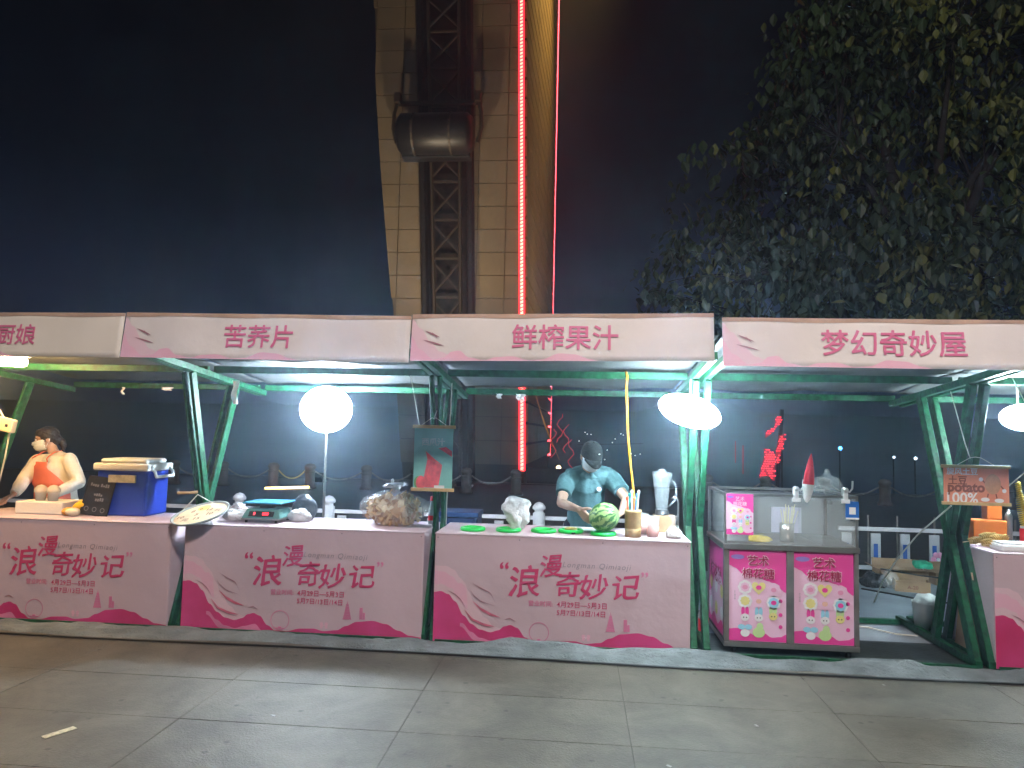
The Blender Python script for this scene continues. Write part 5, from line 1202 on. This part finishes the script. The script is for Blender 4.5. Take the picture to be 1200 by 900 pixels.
t = thing('foam_tray', 'white foam tray at the front of the potato counter', 'tray'); MB().box(2.92, 3.2, .03, .19, .801, .85).build('tray', WHITEPL, t, bev=.015); MB().box(2.935, 3.185, .045, .175, .851, .862).build('lid', WHITEPL, t, bev=.005)
t = thing('sauce_jar', 'red jar at the right edge of the potato counter', 'jar'); MB().lathe([(0, .801), (.05, .801), (.052, .93), (.045, .94), (0, .94)], (3.24, .28, 0), 20).build('jar', bpy.data.materials['red_cap'], t, True); MB().lathe([(.048, .94), (.048, .955), (.0, .955)], (3.24, .28, 0), 20).build('rim', WHITEPL, t)
t = thing('steel_bottle', 'slim steel shaker behind the orange box', 'shaker'); MB().lathe([(0, .801), (.025, .801), (.025, 1.0), (.012, 1.03), (0, 1.035)], (3.26, .55, 0), 14).build('body', STEEL, t, True); MB().lathe([(.013, 1.03), (.013, 1.045), (0, 1.05)], (3.26, .55, 0), 12).build('cap', STEELD, t, True)
# ---------------------------------------------------------------- behind and between
pl = tag(MB().add([(2.765, .48, .01), (2.775, .48, .01), (2.775, .06, .01), (2.765, .06, .01), (2.765, .34, .62), (2.775, .34, .62), (2.775, .22, .62), (2.765, .22, .62)], [(0, 1, 2, 3), (7, 6, 5, 4), (0, 4, 5, 1), (1, 5, 6, 2), (2, 6, 7, 3), (3, 7, 4, 0)]).build('plywood_board', mat('plywood', (.42, .25, .15), .8, bump=.2, var=.3, vscale=5)), 'brown plywood board leaning inside the right hand green frame', 'board')
pl.location.x = .05
def carton(name, x, y, sx_, sy_, h, rz, lb, flaps=True, wr=None):
    t = thing(name, lb, 'carton', 'cardboard boxes on the carpet'); t.location = (x, y, .008); t.rotation_euler.z = R(rz); th = .006
    for a in ((-sx_, sx_, -sy_, -sy_ + th), (-sx_, sx_, sy_ - th, sy_), (-sx_, -sx_ + th, -sy_ + th, sy_ - th), (sx_ - th, sx_, -sy_ + th, sy_ - th)): MB().box(a[0], a[1], a[2], a[3], 0, h).build('side', CARD, t)
    MB().box(-sx_ + th, sx_ - th, -sy_ + th, sy_ - th, 0, th).build('bottom', CARD, t)
    if flaps:
        MB().bar((0, -sy_, h), (0, -sy_ - .07, h + .02), 2 * sx_, .004).build('flap', CARD, t); MB().bar((-sx_, 0, h), (-sx_ - .08, 0, h + .03), 2 * sy_ - .02, .004, (0, 1, 0)).build('flap', CARD, t); MB().bar((0, sy_, h), (0, sy_ + .03, h + .08), 2 * sx_, .004).build('flap', CARD, t)
    if wr: text('box_lettering', wr, .05, (0, -sy_ - .002, h * .45), BRN, t, bold=.02)
    return t
carton('carton', 3.5, 3.0, .24, .14, .16, -6, 'open cardboard carton on the carpet under the blue pickets'); carton('carton', 3.45, 2.62, .16, .09, .11, -14, 'small low carton with dark writing in front of the bigger one', False, 'A-20')
carton('carton', 4.05, 3.1, .2, .12, .13, 4, 'flattened cardboard carton beside the green frame', True)
bag('black_bag', (3.15, 2.8, .06), (.13, .12, .09), mat('black_film', (.02, .02, .022), .3, bump=1), 'dark rubbish bag heaped left of the cartons', 'bag', 9, .3)
bag('clear_bag', (3.25, 2.65, .10), (.10, .08, .09), CLEAR, 'clear plastic bag on the heap left of the cartons', 'bag', 12, .3)
bag('green_bag', (3.78, 3.1, .20), (.11, .07, .05), mat('green_film', (.03, .45, .25), .35, bump=.8), 'bright green plastic bag lying on the carton', 'bag', 3, .3)
t = thing('waste_bucket', 'white bucket with paper rubbish beside the green frame', 'bucket')
MB().lathe([(0, .01), (.085, .01), (.105, .25), (.112, .255), (.10, .25), (.08, .03), (0, .03)], (2.83, .93, 0), 22).build('bucket', mat('bucket_white', (.85, .85, .83), .4), t, True)
def fp_(v): n = 1 + .4 * noise.noise(v * 30); return v * n
MB().ell((2.83, .93, .27), (.085, .085, .05), fn=fp_).build('paper', WHITEPL, t, True); MB().ell((2.86, .89, .265), (.03, .03, .02), fn=fp_).build('peel', POTM, t, True)
t = thing('pink_flower', 'small pink paper flower by the barrier next to the green frame', 'flower')
for k_ in range(6): MB().ell((4.13 + .045 * math.cos(k_ * 1.05), 3.5, .20 + .055 * math.sin(k_ * 1.05)), (.03, .012, .035)).build('petal', CPINK, t, True)
MB().ell((4.13, 3.485, .2), (.02, .01, .02)).build('centre', WHITEPL, t, True); MB().tube([(4.13, 3.51, .2), (4.13, 3.51, .01)], .006, 5).build('stalk', GREEN, t)
def cab(pts, r, m, lb): tag(MB().tube(pts, r, 6).build('cable', m, None, True), lb, 'cable')
cab([(2.57, -.02, 1.11), (2.54, .1, 1.02), (2.53, .4, .85), (2.6, .9, .6), (2.72, 1.5, .3), (2.80, 1.9, .03)], .006, CABLEW, 'white cable falling from the potato sign to the carpet')
cab([(2.0, .95, .014), (2.2, 1.05, .014), (2.4, 1.0, .014), (2.55, .82, .014), (2.7, .80, .014)], .006, CABLEW, 'white cable curling on the floor behind the cart')
cab([(2.95, 2.6, .014), (3.2, 2.35, .014), (3.4, 2.1, .014), (3.7, 2.05, .014)], .009, CABLEB, 'black cable on the carpet in front of the cartons')
cab([(3.2, 2.75, .2), (3.5, 2.55, .18), (3.8, 2.5, .16), (4.1, 2.5, .05)], .008, CABLEB, 'black cable lying over the cartons')
tag(MB().box(0, .12, 0, .03, 0, .004).build('paper_scrap', WHITEPL), 'white paper scrap on the grey carpet behind the cart', 'scrap').location = (2.42, 1.55, .012)
for x_, y_, a_, lb in ((.98, -1.2, 20, 'tiny white paper scrap on the paving below the pink cart'), (-1.6, -1.45, 70, 'tiny pale scrap on the paving below the second counter'), (1.95, -.42, 5, 'small white scrap near the cloth strip in front of the cart'), (.45, -1.75, 50, 'tiny scrap near the bottom edge of the paving')):
    w_ = tag(MB().box(-.007, .007, -.012, .012, 0, .002).build('litter', STONE), lb, 'litter', 'scraps on the paving'); w_.location = (x_, y_, .0065); w_.rotation_euler.z = R(a_)
o = tag(MB().box(-.02, .02, -.075, .075, 0, .003).build('litter', mat('gold_foil', (.75, .7, .5), .3, .3, var=.4, vscale=40)), 'small crumpled foil wrapper on the paving at the lower left', 'litter'); o.location = (-2.545, -1.81, .007); o.rotation_euler.z = R(-28)
t = thing('blue_crate', 'dark blue cool crate on the ground behind the melon counter', 'crate'); MB().box(-1.33, -.92, 1.45, 1.8, .01, .74).build('body', mat('navy_plastic', (.015, .03, .09), .4), t, bev=.015); MB().box(-1.34, -.91, 1.44, 1.81, .742, .79).build('lid', mat('navy_lid', (.02, .045, .12), .4), t, bev=.01)
t = thing('drink_bottle', 'bottle with red label on the ground beside the cart', 'bottle'); MB().lathe([(0, .01), (.04, .01), (.04, .2), (.014, .26), (.014, .28), (0, .285)], (.98, .45, 0), 16).build('bottle', CUPCLR, t, True); MB().lathe([(.0408, .07), (.0408, .16)], (.98, .45, 0), 16).build('label_band', bpy.data.materials['red_cap'], t)
def rag(lb, p, w, h, m=WHITEPL):
    b = MB(); vs = []
    for j in range(9):
        for i in range(5):
            vs.append((p[0] + (i / 4 - .5) * w * (1 - .35 * j / 8) + .006 * math.sin(j), p[1] + .012 * math.sin(i * 2 + j * .8), p[2] - h * j / 8))
    b.add(vs, [(j * 5 + i, (j + 1) * 5 + i, (j + 1) * 5 + i + 1, j * 5 + i + 1) for j in range(8) for i in range(4)]); tag(b.build('cloth_scrap', m, None, True), lb, 'scrap')
rag('white cloth strip tied to the frame between the two left stalls', (-2.86, .5, 1.93), .06, .2); rag('small torn plastic tag on the rear beam, left one above the melon stall', (-.73, 1.325, 1.90), .06, .045); rag('torn white plastic on the rear beam right of the smaller tag', (-.53, 1.325, 1.90), .09, .06)
rag('torn white plastic on the rear beam of the left stall', (-3.95, 1.325, 1.905), .12, .03); rag('small torn plastic on the beam near the warm lamp', (-4.4, 1.325, 1.90), .03, .07)
cab([(-1.24, -.05, 1.95), (-1.2, .1, 1.6), (-1.18, .3, 1.2)], .003, CABLEW, 'thin white string hanging left of the teal poster')
cab([(-.93, -.04, 1.9), (-.95, .0, 1.4), (-.97, .1, .85)], .003, CABLEW, 'thin white string hanging right of the teal poster')
cab([(3.0, .0, 2.0), (3.3, .1, 1.5), (3.05, .25, 1.2)], .0035, CABLEW, 'thin white string above the yellow spiral potato')

# ---------------------------------------------------------------- thin haze volume added to give the lamps a glow
HAZE = 0.0056
if HAZE:
    hz = MB().box(-34, 34, -12, 60, -2.2, 32).build('haze', None)
    hm = bpy.data.materials.new('haze'); hm.use_nodes = True; t = hm.node_tree; t.nodes.clear(); oo = t.nodes.new('ShaderNodeOutputMaterial'); pv = t.nodes.new('ShaderNodeVolumePrincipled')
    pv.inputs['Color'].default_value = (.58, .76, 1, 1); pv.inputs['Density'].default_value = HAZE; pv.inputs['Anisotropy'].default_value = .8
    t.links.new(pv.outputs[0], oo.inputs['Volume']); hz.data.materials.append(hm); tag(hz, kind='stuff')
